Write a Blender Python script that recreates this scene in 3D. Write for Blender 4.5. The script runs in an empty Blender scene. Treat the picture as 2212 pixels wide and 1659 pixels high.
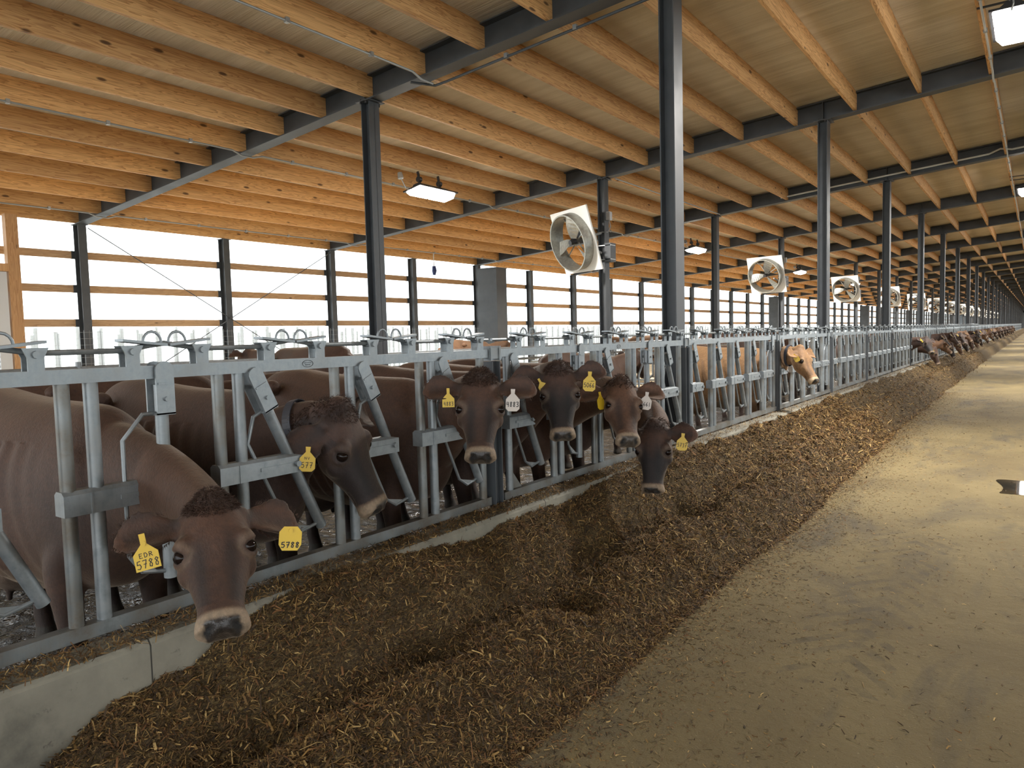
import bpy, bmesh, math, random
import numpy as np
from mathutils import Vector, Matrix
random.seed(7); RNG = np.random.default_rng(7)
SC = bpy.context.scene
COL = SC.collection
R = math.radians

# ------------------------------------------------------------------ camera
F_PX, YAW, PITCH, ROLL, CAMZ = 1575.3, R(35.811), R(3.716), R(1.472), 1.62
fw = np.array([-math.sin(YAW)*math.cos(PITCH), math.cos(YAW)*math.cos(PITCH), -math.sin(PITCH)])
rt0 = np.array([math.cos(YAW), math.sin(YAW), 0]); up0 = np.cross(rt0, fw)
c_rt = math.cos(ROLL)*rt0 - math.sin(ROLL)*up0
c_up = math.sin(ROLL)*rt0 + math.cos(ROLL)*up0
cam = bpy.data.cameras.new('camera'); cam.sensor_width = 36; cam.sensor_fit = 'HORIZONTAL'
cam.lens = 36*F_PX/2212; cam.clip_start = .05; cam.clip_end = 2000
camo = bpy.data.objects.new('camera', cam); COL.objects.link(camo)
camo.matrix_world = Matrix(((c_rt[0], c_up[0], -fw[0], 0), (c_rt[1], c_up[1], -fw[1], 0), (c_rt[2], c_up[2], -fw[2], CAMZ), (0, 0, 0, 1)))
SC.camera = camo
# ------------------------------------------------------------------ world, exposure
W = bpy.data.worlds.new('overcast_sky'); SC.world = W; W.use_nodes = True
bg = W.node_tree.nodes['Background']; bg.inputs[0].default_value = (.93, .97, 1.0, 1); bg.inputs[1].default_value = 4.1
SC.view_settings.view_transform = 'Standard'; SC.view_settings.look = 'None'
SC.view_settings.exposure = 0.0; SC.view_settings.gamma = 1.0; SC.view_settings.use_curve_mapping = False
SC.cycles.max_bounces = 7; SC.cycles.diffuse_bounces = 4; SC.cycles.glossy_bounces = 3
SC.cycles.transparent_max_bounces = 12; SC.cycles.transmission_bounces = 3
SC.cycles.caustics_reflective = False; SC.cycles.caustics_refractive = False
SC.cycles.sample_clamp_indirect = 4.0; SC.cycles.use_adaptive_sampling = True; SC.cycles.adaptive_threshold = .015
LAMP_W = 300.0

# ------------------------------------------------------------------ layout
S = 6.096; Y1 = 6.658; NF = 33
def fy(k): return Y1+(k-1)*S           # frame positions, k = 1 is the nearest rafter in view
YEND = fy(NF)+.6; YBEG = fy(-1)
XW, XM, XB = -14.9, -6.91, -2.86       # wall row, middle row, feed-fence row of columns
XF = -2.76                             # plane of the headlocks
RIDGE = .3
def zr(x): return 4.965+.083*(min(x, 2*RIDGE-x)+2.76)          # underside of the rafters
def zp(x): return zr(x)+.03                                    # underside of the purlins
def zc(x): return zp(x)+.286                                   # roof deck underside

# ------------------------------------------------------------------ helpers
class MB:
    def __init__(s): s.v = []; s.f = []; s.n = 0
    def add(s, v, f):
        s.v.append(np.asarray(v, float)); s.f += [tuple(i+s.n for i in q) for q in f]; s.n += len(v)
    def box(s, a, b):
        x0, y0, z0 = a; x1, y1, z1 = b
        s.add([(x0,y0,z0),(x1,y0,z0),(x1,y1,z0),(x0,y1,z0),(x0,y0,z1),(x1,y0,z1),(x1,y1,z1),(x0,y1,z1)],
              [(0,3,2,1),(4,5,6,7),(0,1,5,4),(1,2,6,5),(2,3,7,6),(3,0,4,7)]); return s
    def obox(s, c, ax, ay, az):
        c = np.array(c, float); ax, ay, az = (np.array(q, float) for q in (ax, ay, az))
        v = [c+i*ax+j*ay+k*az for k in (-1,1) for j, i in ((-1,-1),(-1,1),(1,1),(1,-1))]
        s.add(v, [(0,3,2,1),(4,5,6,7),(0,1,5,4),(1,2,6,5),(2,3,7,6),(3,0,4,7)]); return s
    def tube(s, pts, r, n=10, cap=True):
        pts = [np.array(p, float) for p in pts]; m = len(pts)
        rr = r if hasattr(r, '__len__') else [r]*m
        u = None; vs = []
        for i, p in enumerate(pts):
            t = (pts[min(i+1,m-1)]-pts[max(i-1,0)]); t = t/(np.linalg.norm(t)+1e-12)
            if u is None:
                h = np.array([0,0,1.]) if abs(t[2]) < .9 else np.array([1.,0,0]); u = np.cross(t, h)
            u = u-t*(u@t); u = u/np.linalg.norm(u); w = np.cross(t, u)
            for k in range(n):
                a = 2*math.pi*k/n; vs.append(p+rr[i]*(math.cos(a)*u+math.sin(a)*w))
        fs = [(i*n+k, i*n+(k+1)%n, (i+1)*n+(k+1)%n, (i+1)*n+k) for i in range(m-1) for k in range(n)]
        if cap: fs += [tuple(range(n-1,-1,-1)), tuple((m-1)*n+k for k in range(n))]
        s.add(vs, fs); return s
    def prism(s, poly, axis, a, b):
        n = len(poly)
        def P(p, h):
            return {0:(h,p[0],p[1]),1:(p[0],h,p[1]),2:(p[0],p[1],h)}[axis]
        s.add([P(p,a) for p in poly]+[P(p,b) for p in poly],
              [tuple(range(n-1,-1,-1)), tuple(range(n,2*n))]+[(i,(i+1)%n,n+(i+1)%n,n+i) for i in range(n)]); return s
    def ell(s, c, r, nu=14, nv=9):
        vs = [(c[0],c[1],c[2]+r[2])]
        for j in range(1,nv):
            t = math.pi*j/nv
            for i in range(nu):
                a = 2*math.pi*i/nu; vs.append((c[0]+r[0]*math.sin(t)*math.cos(a), c[1]+r[1]*math.sin(t)*math.sin(a), c[2]+r[2]*math.cos(t)))
        vs.append((c[0],c[1],c[2]-r[2])); fs = [(0,1+i,1+(i+1)%nu) for i in range(nu)]
        for j in range(nv-2):
            for i in range(nu):
                a = 1+j*nu; fs.append((a+i, a+nu+i, a+nu+(i+1)%nu, a+(i+1)%nu))
        L = len(vs)-1; a = 1+(nv-2)*nu
        fs += [(a+i, L, a+(i+1)%nu) for i in range(nu)]
        s.add(vs, fs); return s
    def mesh(s, name, mat=None, smooth=False, fix=True):
        me = bpy.data.meshes.new(name)
        me.from_pydata(np.concatenate(s.v).tolist() if s.v else [], [], s.f)
        if fix:
            bm = bmesh.new(); bm.from_mesh(me); bmesh.ops.recalc_face_normals(bm, faces=bm.faces); bm.to_mesh(me); bm.free()
        if mat: me.materials.append(mat)
        if smooth:
            me.polygons.foreach_set('use_smooth', [True]*len(me.polygons))
            try: me.set_sharp_from_angle(angle=R(40))
            except Exception: pass
        return me
def link(name, me, parent=None, loc=None, rz=0):
    o = bpy.data.objects.new(name, me); COL.objects.link(o)
    if parent: o.parent = parent
    if loc is not None: o.location = loc
    if rz: o.rotation_euler = (0,0,rz)
    return o
def obj(name, mb, mat, parent=None, loc=None, smooth=False): return link(name, mb.mesh(name, mat, smooth), parent, loc)
def tag(o, label, cat, group=None, kind=None):
    o['label'] = label; o['category'] = cat
    if group: o['group'] = group
    if kind: o['kind'] = kind
    return o
def struct(o, label=None, cat=None):
    o['kind'] = 'structure'
    if label: o['label'] = label
    if cat: o['category'] = cat
    return o
def thing(name, loc, label, cat, group=None):
    return tag(link(name, None, None, loc), label, cat, group)
def dup(o, parent=None, loc=None):
    c = o.copy(); COL.objects.link(c); c.parent = parent
    if loc is not None: c.location = loc
    for ch in list(o.children): dup(ch, c)
    return c
ORD = 'first second third fourth fifth sixth seventh eighth ninth tenth eleventh twelfth thirteenth fourteenth fifteenth sixteenth seventeenth eighteenth nineteenth twentieth'.split()
def ordw(n):
    if n <= 20: return ORD[n-1]
    t = {2:'twenty',3:'thirty',4:'forty',5:'fifty',6:'sixty'}[n//10]; return t.replace('ty','tieth') if n % 10 == 0 else t+'-'+ORD[n%10-1]

# ------------------------------------------------------------------ materials
def M(name, base=(.5,.5,.5), rough=.6, metal=0, **kw):
    m = bpy.data.materials.new(name); m.use_nodes = True; b = m.node_tree.nodes['Principled BSDF']
    b.inputs['Base Color'].default_value = (*base, 1); b.inputs['Roughness'].default_value = rough; b.inputs['Metallic'].default_value = metal
    for k, v in kw.items(): b.inputs[k.replace('_',' ')].default_value = v
    return m
class N:
    def __init__(s, m): s.t = m.node_tree; s.b = s.t.nodes.get('Principled BSDF')
    def n(s, typ, **kw):
        x = s.t.nodes.new('ShaderNode'+typ)
        for k, v in kw.items():
            if k.startswith('i_'): x.inputs[k[2:].replace('_',' ')].default_value = v
            elif k.startswith('p_'): x.inputs[int(k[2:])].default_value = v
            else: setattr(x, k, v)
        return x
    def l(s, a, b): s.t.links.new(a, b)
    def coord(s, scale=(1,1,1), which='Object'):
        c = s.n('TexCoord'); mp = s.n('Mapping'); s.l(c.outputs[which], mp.inputs[0]); mp.inputs['Scale'].default_value = scale; return mp.outputs[0]
    def noise(s, vec, scale, detail=4, rough=.55, dist=0):
        x = s.n('TexNoise'); x.inputs['Scale'].default_value = scale; x.inputs['Detail'].default_value = detail
        x.inputs['Roughness'].default_value = rough; x.inputs['Distortion'].default_value = dist; s.l(vec, x.inputs['Vector']); return x.outputs['Fac']
    def ramp(s, fac, stops):
        r = s.n('ValToRGB'); e = r.color_ramp.elements
        while len(e) < len(stops): e.new(.5)
        for q, (p, c) in zip(e, stops): q.position = p; q.color = (*c, 1) if len(c) == 3 else c
        s.l(fac, r.inputs[0]); return r.outputs[0]
    def mix(s, a, b, fac, mode='MIX'):
        x = s.n('Mix', data_type='RGBA', blend_type=mode); 
        for v, i in ((fac,0),(a,6),(b,7)):
            if hasattr(v, 'links') or hasattr(v, 'is_output'): s.l(v, x.inputs[i])
            else: x.inputs[i].default_value = v if i == 0 else (*v, 1)
        return x.outputs[2]
    def math(s, op, a, b=0.):
        x = s.n('Math', operation=op)
        for v, i in ((a,0),(b,1)):
            if hasattr(v, 'is_output'): s.l(v, x.inputs[i])
            else: x.inputs[i].default_value = v
        return x.outputs[0]
    def bump(s, h, strength, dist=.01):
        x = s.n('Bump'); x.inputs['Strength'].default_value = strength; x.inputs['Distance'].default_value = dist; s.l(h, x.inputs['Height']); s.l(x.outputs[0], s.b.inputs['Normal'])
    def color(s, c): s.l(c, s.b.inputs['Base Color'])
    def rough(s, c): s.l(c, s.b.inputs['Roughness'])

def wood(name, dark, light, along=1):
    m = M(name, rough=.62); n = N(m); oi = n.n('ObjectInfo'); tc = n.n('TexCoord')
    off = n.n('VectorMath', operation='MULTIPLY_ADD'); cmb = n.n('CombineXYZ')
    for i in range(3): n.l(oi.outputs['Random'], cmb.inputs[i])
    n.l(cmb.outputs[0], off.inputs[0]); off.inputs[1].default_value = (31, 47, 19); n.l(tc.outputs['Object'], off.inputs[2])
    sc = [9., 9., 9.]; sc[along] = .55
    mp = n.n('Mapping'); mp.inputs['Scale'].default_value = sc; n.l(off.outputs[0], mp.inputs[0])
    g = n.noise(mp.outputs[0], 1.6, 3, .5, .6)
    rings = n.math('FRACT', n.math('MULTIPLY', g, 9.0)); rings = n.math('POWER', rings, 2.2)
    mp2 = n.n('Mapping'); s2 = [60., 60., 60.]; s2[along] = 1.2; mp2.inputs['Scale'].default_value = s2; n.l(off.outputs[0], mp2.inputs[0])
    fine = n.noise(mp2.outputs[0], 1, 3)
    c = n.mix(light, dark, n.math('MULTIPLY', rings, .85)); c = n.mix(c, dark, n.math('MULTIPLY', fine, .4))
    vo = n.n('TexVoronoi', feature='F1'); vo.inputs['Scale'].default_value = 1.0
    mp3 = n.n('Mapping'); s3 = [5., 5., 5.]; s3[along] = 1.7; mp3.inputs['Scale'].default_value = s3; n.l(off.outputs[0], mp3.inputs[0]); n.l(mp3.outputs[0], vo.inputs['Vector'])
    k = n.ramp(vo.outputs['Distance'], [(0,(1,1,1)),(.075,(.9,.9,.9)),(.12,(0,0,0))])
    c = n.mix(c, tuple(x*.28 for x in dark), k)
    tint = n.ramp(oi.outputs['Random'], [(0,(.78,.74,.70)),(.5,(1,1,1)),(1,(1.12,1.04,.92))])
    c = n.mix(c, tint, 1.0, 'MULTIPLY'); n.color(c); n.bump(fine, .15, .002); return m
MW = wood('pine_wood', (.42,.185,.06), (.92,.58,.26))
MG = wood('girt_wood', (.34,.20,.10), (.62,.42,.24))
MWZ = wood('pine_post', (.40,.20,.08), (.66,.40,.19), 2)

def steel():
    m = M('charcoal_painted_steel', (.045,.05,.055), .5, 0); n = N(m); c = n.coord((1,1,1)); a = n.noise(c, 3, 5)
    n.color(n.ramp(a, [(.3,(.045,.050,.056)),(.7,(.078,.086,.094))])); n.rough(n.ramp(a, [(.3,(.42,)*3),(.7,(.6,)*3)])); return m
MS = steel()
def galv(name, lo, hi, dirt=.0, metal=.55):
    m = M(name, rough=.42, metal=metal); n = N(m); c = n.coord((1,1,1)); a = n.noise(c, 22, 5, .65); b = n.noise(n.coord((90,90,7)), 1, 2)
    col = n.ramp(a, [(.32,lo),(.68,hi)]); col = n.mix(col, tuple(x*1.15 for x in hi), n.math('MULTIPLY', b, .35))
    d = n.ramp(n.noise(c, 5.5, 6, .7), [(.5-.1*dirt,(0,0,0)),(.72-.1*dirt,(1,1,1))])
    col = n.mix(col, (.10,.075,.045), n.math('MULTIPLY', d, .75*dirt)); n.color(col); n.rough(n.ramp(a, [(.3,(.34,)*3),(.7,(.52,)*3)])); return m
MGV = galv('galvanised_steel', (.15,.17,.182), (.28,.305,.32), .45)
MGD = galv('soiled_galvanised_steel', (.13,.142,.145), (.25,.268,.27), 1.0)
MGR = galv('galvanised_rail', (.18,.205,.218), (.32,.35,.37), .25)
def concrete():
    m = M('curb_concrete', rough=.8); n = N(m); c = n.coord((1,1,1)); a = n.noise(c, 2.2, 8, .65); b = n.noise(c, 60, 3)
    col = n.ramp(a, [(.30,(.065,.062,.05)),(.48,(.185,.172,.135)),(.75,(.27,.255,.20))]); sp = n.ramp(n.noise(c, 14, 4, .7), [(.62,(0,0,0)),(.72,(1,1,1))])
    col = n.mix(col, (.04,.037,.03), n.math('MULTIPLY', sp, .75)); tc = n.n('TexCoord'); sx = n.n('SeparateXYZ'); n.l(tc.outputs['Object'], sx.inputs[0]); q = n.math('FRACT', n.math('DIVIDE', n.math('ADD', sx.outputs[1], 101.4), 2.6)); q = n.math('LESS_THAN', n.math('ABSOLUTE', n.math('SUBTRACT', q, .5)), .0011)
    col = n.mix(col, (.03,.028,.022), q); n.color(col); n.bump(b, .3, .004); return m
MC = concrete()
def alley():
    m = M('feed_alley_floor', rough=.9); n = N(m); c = n.coord((1,1,1)); a = n.noise(c, .55, 8, .6, .4); st = n.noise(n.coord((6,.7,1)), 1, 5, .6)
    col = n.ramp(a, [(.25,(.115,.083,.035)),(.5,(.18,.135,.058)),(.75,(.25,.195,.088))]); col = n.mix(col, (.10,.085,.06), n.math('MULTIPLY', n.ramp(st, [(.55,(0,0,0)),(.8,(1,1,1))]), .5))
    f = n.noise(c, 130, 3, .7); col = n.mix(col, (.07,.045,.02), n.ramp(f, [(.62,(0,0,0)),(.7,(.8,)*3)])); g = n.noise(c, 75, 2, .7)
    col = n.mix(col, (.42,.36,.2), n.ramp(g, [(.66,(0,0,0)),(.73,(.6,)*3)])); 
    # tyre tread marks and a damp stain on the floor
    tc = n.n('TexCoord'); sx = n.n('SeparateXYZ'); n.l(tc.outputs['Object'], sx.inputs[0]); X = sx.outputs[0]; Yc = sx.outputs[1]
    def band(v, c0, w): return n.math('SUBTRACT', 1.0, n.math('SMOOTH_MIN', n.math('DIVIDE', n.math('ABSOLUTE', n.math('SUBTRACT', v, c0)), w), 1.0))
    wob = n.math('MULTIPLY', n.noise(c, 1.1, 3), .5)
    tread = n.math('SINE', n.math('ADD', n.math('MULTIPLY', Yc, 32.), n.math('MULTIPLY', n.math('ABSOLUTE', n.math('SUBTRACT', X, -.72)), 38.))); tread = n.math('GREATER_THAN', tread, .25)
    m1 = n.math('MULTIPLY', n.math('MULTIPLY', n.math('LESS_THAN', n.math('ABSOLUTE', n.math('SUBTRACT', X, n.math('SUBTRACT', wob, 1.0))), .23), n.math('LESS_THAN', n.math('ABSOLUTE', n.math('SUBTRACT', Yc, 4.9)), 1.5)), tread)
    m1 = n.math('MULTIPLY', m1, n.ramp(n.noise(c, 4.5, 5, .7), [(.42,(0,0,0)),(.6,(1,1,1))]))
    col = n.mix(col, (.07,.058,.038), n.math('MULTIPLY', m1, .5))
    stain = n.ramp(n.noise(n.coord((1.3,.55,1)), 1.0, 7, .65, .5), [(.52,(0,0,0)),(.66,(1,1,1))]); col = n.mix(col, (.075,.062,.043), n.math('MULTIPLY', stain, .7))
    n.color(col)
    n.bump(n.math('ADD', n.math('ADD', n.noise(c, 9, 6, .65), n.math('MULTIPLY', f, .3)), n.math('MULTIPLY', m1, -.3)), .8, .025); return m
MF = alley()
def wet():
    m = M('wet_slurry_floor', rough=.08); n = N(m); c = n.coord((1,1,1)); a = n.noise(c, 3, 6, .6)
    n.color(n.ramp(a, [(.3,(.006,.004,.003)),(.7,(.030,.018,.012))])); h1 = n.noise(n.coord((1,1.5,1)), 5.5, 5, .62, .6); lump = n.ramp(h1, [(.42,(0,0,0)),(.62,(1,1,1))])
    n.rough(n.ramp(h1, [(.45,(.02,)*3),(.62,(.22,)*3)])); n.bump(n.math('ADD', n.math('MULTIPLY', lump, 1.0), n.math('MULTIPLY', n.noise(c, 15, 2), .55)), 1.0, .085); return m
MWET = wet()
def sand():
    m = M('bedding_sand', rough=.95); n = N(m); c = n.coord((1,1,1)); a = n.noise(c, 2.5, 7, .7)
    n.color(n.ramp(a, [(.3,(.30,.22,.12)),(.6,(.62,.5,.33))])); n.bump(a, .8, .08); return m
MSAND = sand()
def deck():
    m = M('roof_insulation_facing', rough=.55); n = N(m); c = n.coord((1,1,1)); a = n.noise(n.coord((.35,5,1)), 1, 5, .6, .3); b = n.noise(n.coord((.8,26,1)), 1, 3, .6, .8)
    col = n.ramp(a, [(.3,(.66,.60,.48)),(.7,(.88,.83,.72))]); br = n.noise(c, .9, 3); col = n.mix(col, (.54,.48,.37), n.math('MULTIPLY', n.ramp(br, [(.45,(0,0,0)),(.65,(1,1,1))]), .5))
    n.color(col); n.bump(n.math('ADD', a, n.math('MULTIPLY', b, .4)), .5, .05); return m
MD = deck()
MHAY = M('chopped_silage', rough=.95)
def hay():
    n = N(MHAY); c = n.coord((1,1,1)); a = n.noise(c, 3.2, 6, .7); f = n.noise(n.coord((90,45,90)), 1, 3, .7, 1.0)
    col = n.ramp(f, [(.3,(.030,.018,.006)),(.5,(.105,.065,.022)),(.68,(.28,.19,.066))]); col = n.mix(col, (.05,.03,.012), n.math('MULTIPLY', n.ramp(a, [(.42,(0,0,0)),(.62,(1,1,1))]), .5))
    n.color(col); n.bump(f, 1.0, .03)
hay()
MCHIP = M('silage_fibres', rough=.85); _n = N(MCHIP); _a = _n.n('Attribute', attribute_name='Col'); _n.color(_a.outputs['Color'])
def clear_panel():
    m = bpy.data.materials.new('clear_ribbed_sheet'); m.use_nodes = True; t = m.node_tree; t.nodes.clear(); n = N(m)
    o = n.n('OutputMaterial'); tr = n.n('BsdfTransparent'); tr.inputs[0].default_value = (.95,.97,.97,1); tl = n.n('BsdfTranslucent'); tl.inputs[0].default_value = (.85,.88,.86,1)
    mx = n.n('MixShader'); mx.inputs[0].default_value = .22; n.l(tr.outputs[0], mx.inputs[1]); n.l(tl.outputs[0], mx.inputs[2]); n.l(mx.outputs[0], o.inputs[0]); return m
MPAN = clear_panel()
MWH = M('white_fan_panel', (.84,.84,.80), .45); MFAN = galv('fan_steel', (.22,.22,.20), (.42,.42,.38), .2, .7)
MBLK = M('black_metal', (.015,.015,.017), .45); MCOND = M('grey_conduit', (.36,.37,.37), .4, .5); MCONW = M('white_conduit', (.62,.62,.58), .5)
MLED = M('led_panel', (1,1,1), .5); _b = MLED.node_tree.nodes['Principled BSDF']; _b.inputs['Emission Color'].default_value = (1,.97,.93,1); _b.inputs['Emission Strength'].default_value = 45
MDOOR = M('white_louvre_door', (.62,.64,.65), .5); MBLUE = M('blue_plastic', (.03,.05,.16), .4)
MGRD = M('outside_pale_ground', (.62,.63,.60), .9); MFARW = M('far_end_wall', (.12,.135,.15), .7)
MFENW = M('outside_fence_boards', (.22,.215,.20), .8)

# ------------------------------------------------------------------ the setting
obj_ = obj('floor', MB().box((-2.73,YBEG,-.25),(3.3,YEND,0)), MF); struct(obj_)
o = obj('floor', MB().box((-6.6,YBEG,-.25),(-2.731,YEND,0.0)), MWET); struct(o)
o = obj('floor', MB().box((-15.3,YBEG,-.25),(-6.601,YEND,.17)), MSAND); struct(o)
o = obj('floor', MB().box((3.3,YBEG,-.25),(16,YEND,.0)), MWET); struct(o)
o = obj('ground', MB().box((-500,-300,-.6),(500,700,-.26)), MGRD); struct(o)
b = MB(); b.prism([(-15.9,zc(-15.9)),(RIDGE,zc(RIDGE)),(16.5,zc(16.5)),(16.5,zc(16.5)+.12),(RIDGE,zc(RIDGE)+.12),(-15.9,zc(-15.9)+.12)],1,YBEG-.6,YEND+.6)
struct(obj('ceiling', b, MD))
# long feed curb
b = MB(); b.prism([(-2.73,-.2),(-2.57,-.2),(-2.57,.545),(-2.585,.565),(-2.73,.565)],1,YBEG,YEND-8)
curb = struct(obj('trim_1', b, MC), 'long concrete feed curb under the headlocks', 'curb')
b = MB(); b.box((4.2,YBEG,0),(4.36,YEND-8,.5)); struct(obj('trim_2', b, MC), 'concrete feed curb across the alley, on the right', 'curb')
# clear ribbed side sheets
def ribbed(x, z0, z1, name):
    ys = np.arange(YBEG, YEND, .0635); n = len(ys); ph = np.arange(n) % 2; xx = x+ph*.03
    v = np.concatenate([np.c_[xx,ys,np.full(n,z0)], np.c_[xx,ys,np.full(n,z1)]]); f = [(i,i+1,n+i+1,n+i) for i in range(n-1)]
    b = MB(); b.add(v, f); return struct(link(name, b.mesh(name, MPAN, fix=False)))
ribbed(-15.12, .17, zp(-15.12), 'wall_left'); ribbed(15.6, .17, zp(15.6), 'wall_right')
# far end wall with an open doorway
b = MB(); b.box((-15.1,YEND,-.1),(-2.4,YEND+.2,zc(-15)+.3)); b.prism([(-15.1,4.1),(-2.4,4.1),(-2.4,zc(-2.4)),(-15.1,zc(-15.1))],1,YEND,YEND+.2)
b.box((2.6,YEND,-.1),(15.6,YEND+.2,4.1)); b.prism([(-2.4,4.3),(3,4.3),(3,zc(3)),(RIDGE,zc(RIDGE)),(-2.4,zc(-2.4))],1,YEND,YEND+.2); struct(obj('wall_far', b, MFARW))
# outside: pale board fence seen through the sheets
b = MB()
for i in range(900):
    y = -20+i*.26+.1*math.sin(i*3.1); b.box((-20.05,y,-.3),(-20,y+.05+.05*math.sin(i*1.3)**2,2.05+.10*math.sin(i*2.3)))
b.box((-20.1,-20,1.0),(-20.06,215,1.1)); b.box((-20.1,-20,.2),(-20.06,215,.3))
tag(obj('board_fence', b, MFENW), 'pale upright-board fence outside beyond the clear side sheets', 'fence')

# ------------------------------------------------------------------ steel frame
def ibeam_v(x, y, z0, z1, bx, by, t=.012):      # I section, web along y or x
    b = MB(); b.box((x-bx,y-by,z0),(x+bx,y-by+t,z1)); b.box((x-bx,y+by-t,z0),(x+bx,y+by,z1)); b.box((x-t/2,y-by,z0),(x+t/2,y+by,z1)); return b
def hcol(z0, z1, hx, hy, t=.012):                # flanges face +-x
    b = MB(); b.box((-hx,-hy,z0),(-hx+t,hy,z1)); b.box((hx-t,-hy,z0),(hx,hy,z1)); b.box((-hx,-t/2,z0),(hx,t/2,z1)); return b
def colset(x, hx, hy, name, what, z0):
    z1 = zr(x)-.012
    cap = MB().box((-hx-.05,-hy-.05,z1),(hx+.05,hy+.05,z1+.012)).mesh('cap_plate', MS)
    base = MB().box((-hx-.06,-hy-.06,z0),(hx+.06,hy+.06,z0+.015)).mesh('base_plate', MS)
    sh = hcol(z0+.015, z1, hx, hy).mesh('shaft', MS); bolt = MB()
    for sy in (-1,1):
        for sx in (-1,1): bolt.tube([(sx*(hx*.6),sy*(hy+.03),z1-.03),(sx*(hx*.6),sy*(hy+.03),z1+.03)],.012,6)
    bo = bolt.mesh('bolts', MBLK)
    for k in range(0, NF+1):
        t = thing(name, (x, fy(k), 0), what(k), 'column')
        link('shaft', sh, t); link('cap_plate', cap, t); link('base_plate', base, t)
        if k < 8: link('bolts', bo, t)
        if k > 20: t['group'] = 'far '+name+' row'
def where(k):
    if k == 0: return 'just behind the nearest rafter'
    return 'under the '+ordw(k)+' rafter' if k <= 20 else 'in the far end beyond the twentieth rafter'
colset(XB, .075, .10, 'steel_column', lambda k: 'dark steel H column beside the headlocks, '+where(k), 0)
colset(XM, .075, .085, 'steel_column', lambda k: 'dark steel H column in the middle of the cow side, '+where(k), .17)
# wall posts every half bay
z1 = zp(XW)-.02; cap = MB().box((-.12,-.11,z1-.012),(.12,.11,z1)).mesh('cap_plate', MS)
sh = hcol(.17, z1-.012, .10, .075).mesh('shaft', MS)
clips = [MB().box((-.16,-.13,z-.075),(-.105,.13,z+.075)).mesh('girt_clip', MS) for z in (3.395,2.75,2.095)]
NH = 2*NF
for j in range(0, NH):
    y = fy(0)+j*S/2
    lab = 'dark steel wall post against the clear sheets, '+(ordw(j)+' from the near end' if 0 < j <= 40 else ('beside the louvred door' if j == 0 else 'far along the side wall'))
    t = thing('wall_post', (XW, y, 0), lab, 'post', 'steel posts along the side wall')
    link('shaft', sh, t); link('cap_plate', cap, t)
    if j < 26:
        for c in clips: link('girt_clip', c, t)
# rafters
def rafter_mesh():
    b = MB(); t = .014; h = .40
    for sgn in (1,-1):
        xe = -15.0 if sgn > 0 else 15.6
        def zz(x, d): return zr(x)+d
        for (d0,d1,hw) in ((0,.014,.10),(h-.014,h,.10),(.014,h-.014,.006)):
            P = [(xe,zz(xe,d0)),(RIDGE,zz(RIDGE,d0)),(RIDGE,zz(RIDGE,d1)),(xe,zz(xe,d1))]
            b.prism(P,1,-hw,hw)
    return b
# web must not cut the deck: total depth stops below it
def rafter_mesh2():
    b = MB(); h = .30
    for xe in (-15.0, 15.6):
        for (d0,d1,hw) in ((0,.014,.10),(h-.014,h,.10),(.014,h-.014,.006)):
            b.prism([(xe,zr(xe)+d0),(RIDGE,zr(RIDGE)+d0),(RIDGE,zr(RIDGE)+d1),(xe,zr(xe)+d1)],1,-hw,hw)
    return b
rm = rafter_mesh2().mesh('web_and_flanges', MS)
stiff = {}
for nm, xx in (('stiffener',XM),('stiffener',XB)):
    stiff[xx] = MB().box((xx-.006,-.098,zr(xx)+.016),(xx+.006,.098,zr(xx)+.284)).mesh('stiffener', MS)
for k in range(0, NF+1):
    lab = 'dark steel roof rafter, '+(ordw(k)+' from the camera' if 1 <= k <= 24 else ('just off the left edge' if k == 0 else 'near the far end'))
    t = thing('roof_rafter', (0, fy(k), 0), lab, 'rafter', 'steel rafters of the roof')
    link('beam', rm, t)
    if k < 12:
        for xx in stiff: link('stiffener', stiff[xx], t)
# purlins: individual in the nearest bays
PX = [-14.9]+[-14.0+.893*i for i in range(17)]
PX = [x for x in PX if x < RIDGE]   # the last one sits just under the ridge
pm = MB().box((-.022,.012,0),(.022,S-.012,.286)).mesh('roof_purlin', MW)
pj0 = MB().box((-.03,.012,-.012),(.03,.06,.02)).mesh('hanger', MS)
nb = 0
for k in range(-1, NF):
    far = k > 15
    if far:
        b = MB()
        for x in PX:
            b.box((x-.022,fy(k)+.012,zp(x)),(x+.022,fy(k+1)-.012,zp(x)+.286))
        if k == 16: FB = MB()
        FB.v += b.v; FB.f += [tuple(i+FB.n for i in q) for q in b.f]; FB.n += b.n
        continue
    for i, x in enumerate(PX):
        row = 'eave row' if i == 0 else ordw(i)+' row up from the eave'
        bay = {-1:'in the bay behind the camera', 0:'in the bay before the nearest rafter'}.get(k, 'in the bay past the '+ordw(max(k,1))+' rafter')
        o = link('roof_purlin', pm, None, (x, fy(k), zp(x)))
        tag(o, 'pine roof purlin, '+row+', '+bay, 'purlin', 'pine purlins under the roof')
# far ones (beyond 300)
o = obj('roof_purlins', FB, MW); tag(o, 'far pine purlins running on toward the end of the barn', 'purlins', 'pine purlins under the roof', 'stuff')
b = MB()
for x in [2*RIDGE-q for q in PX[:-1]]:
    b.box((x-.022,YBEG,zp(x)),(x+.022,YEND-.7,zp(x)+.283))
tag(obj('roof_purlins', b, MW), 'pine purlins on the right roof slope across the alley', 'purlins', None, 'stuff')
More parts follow.
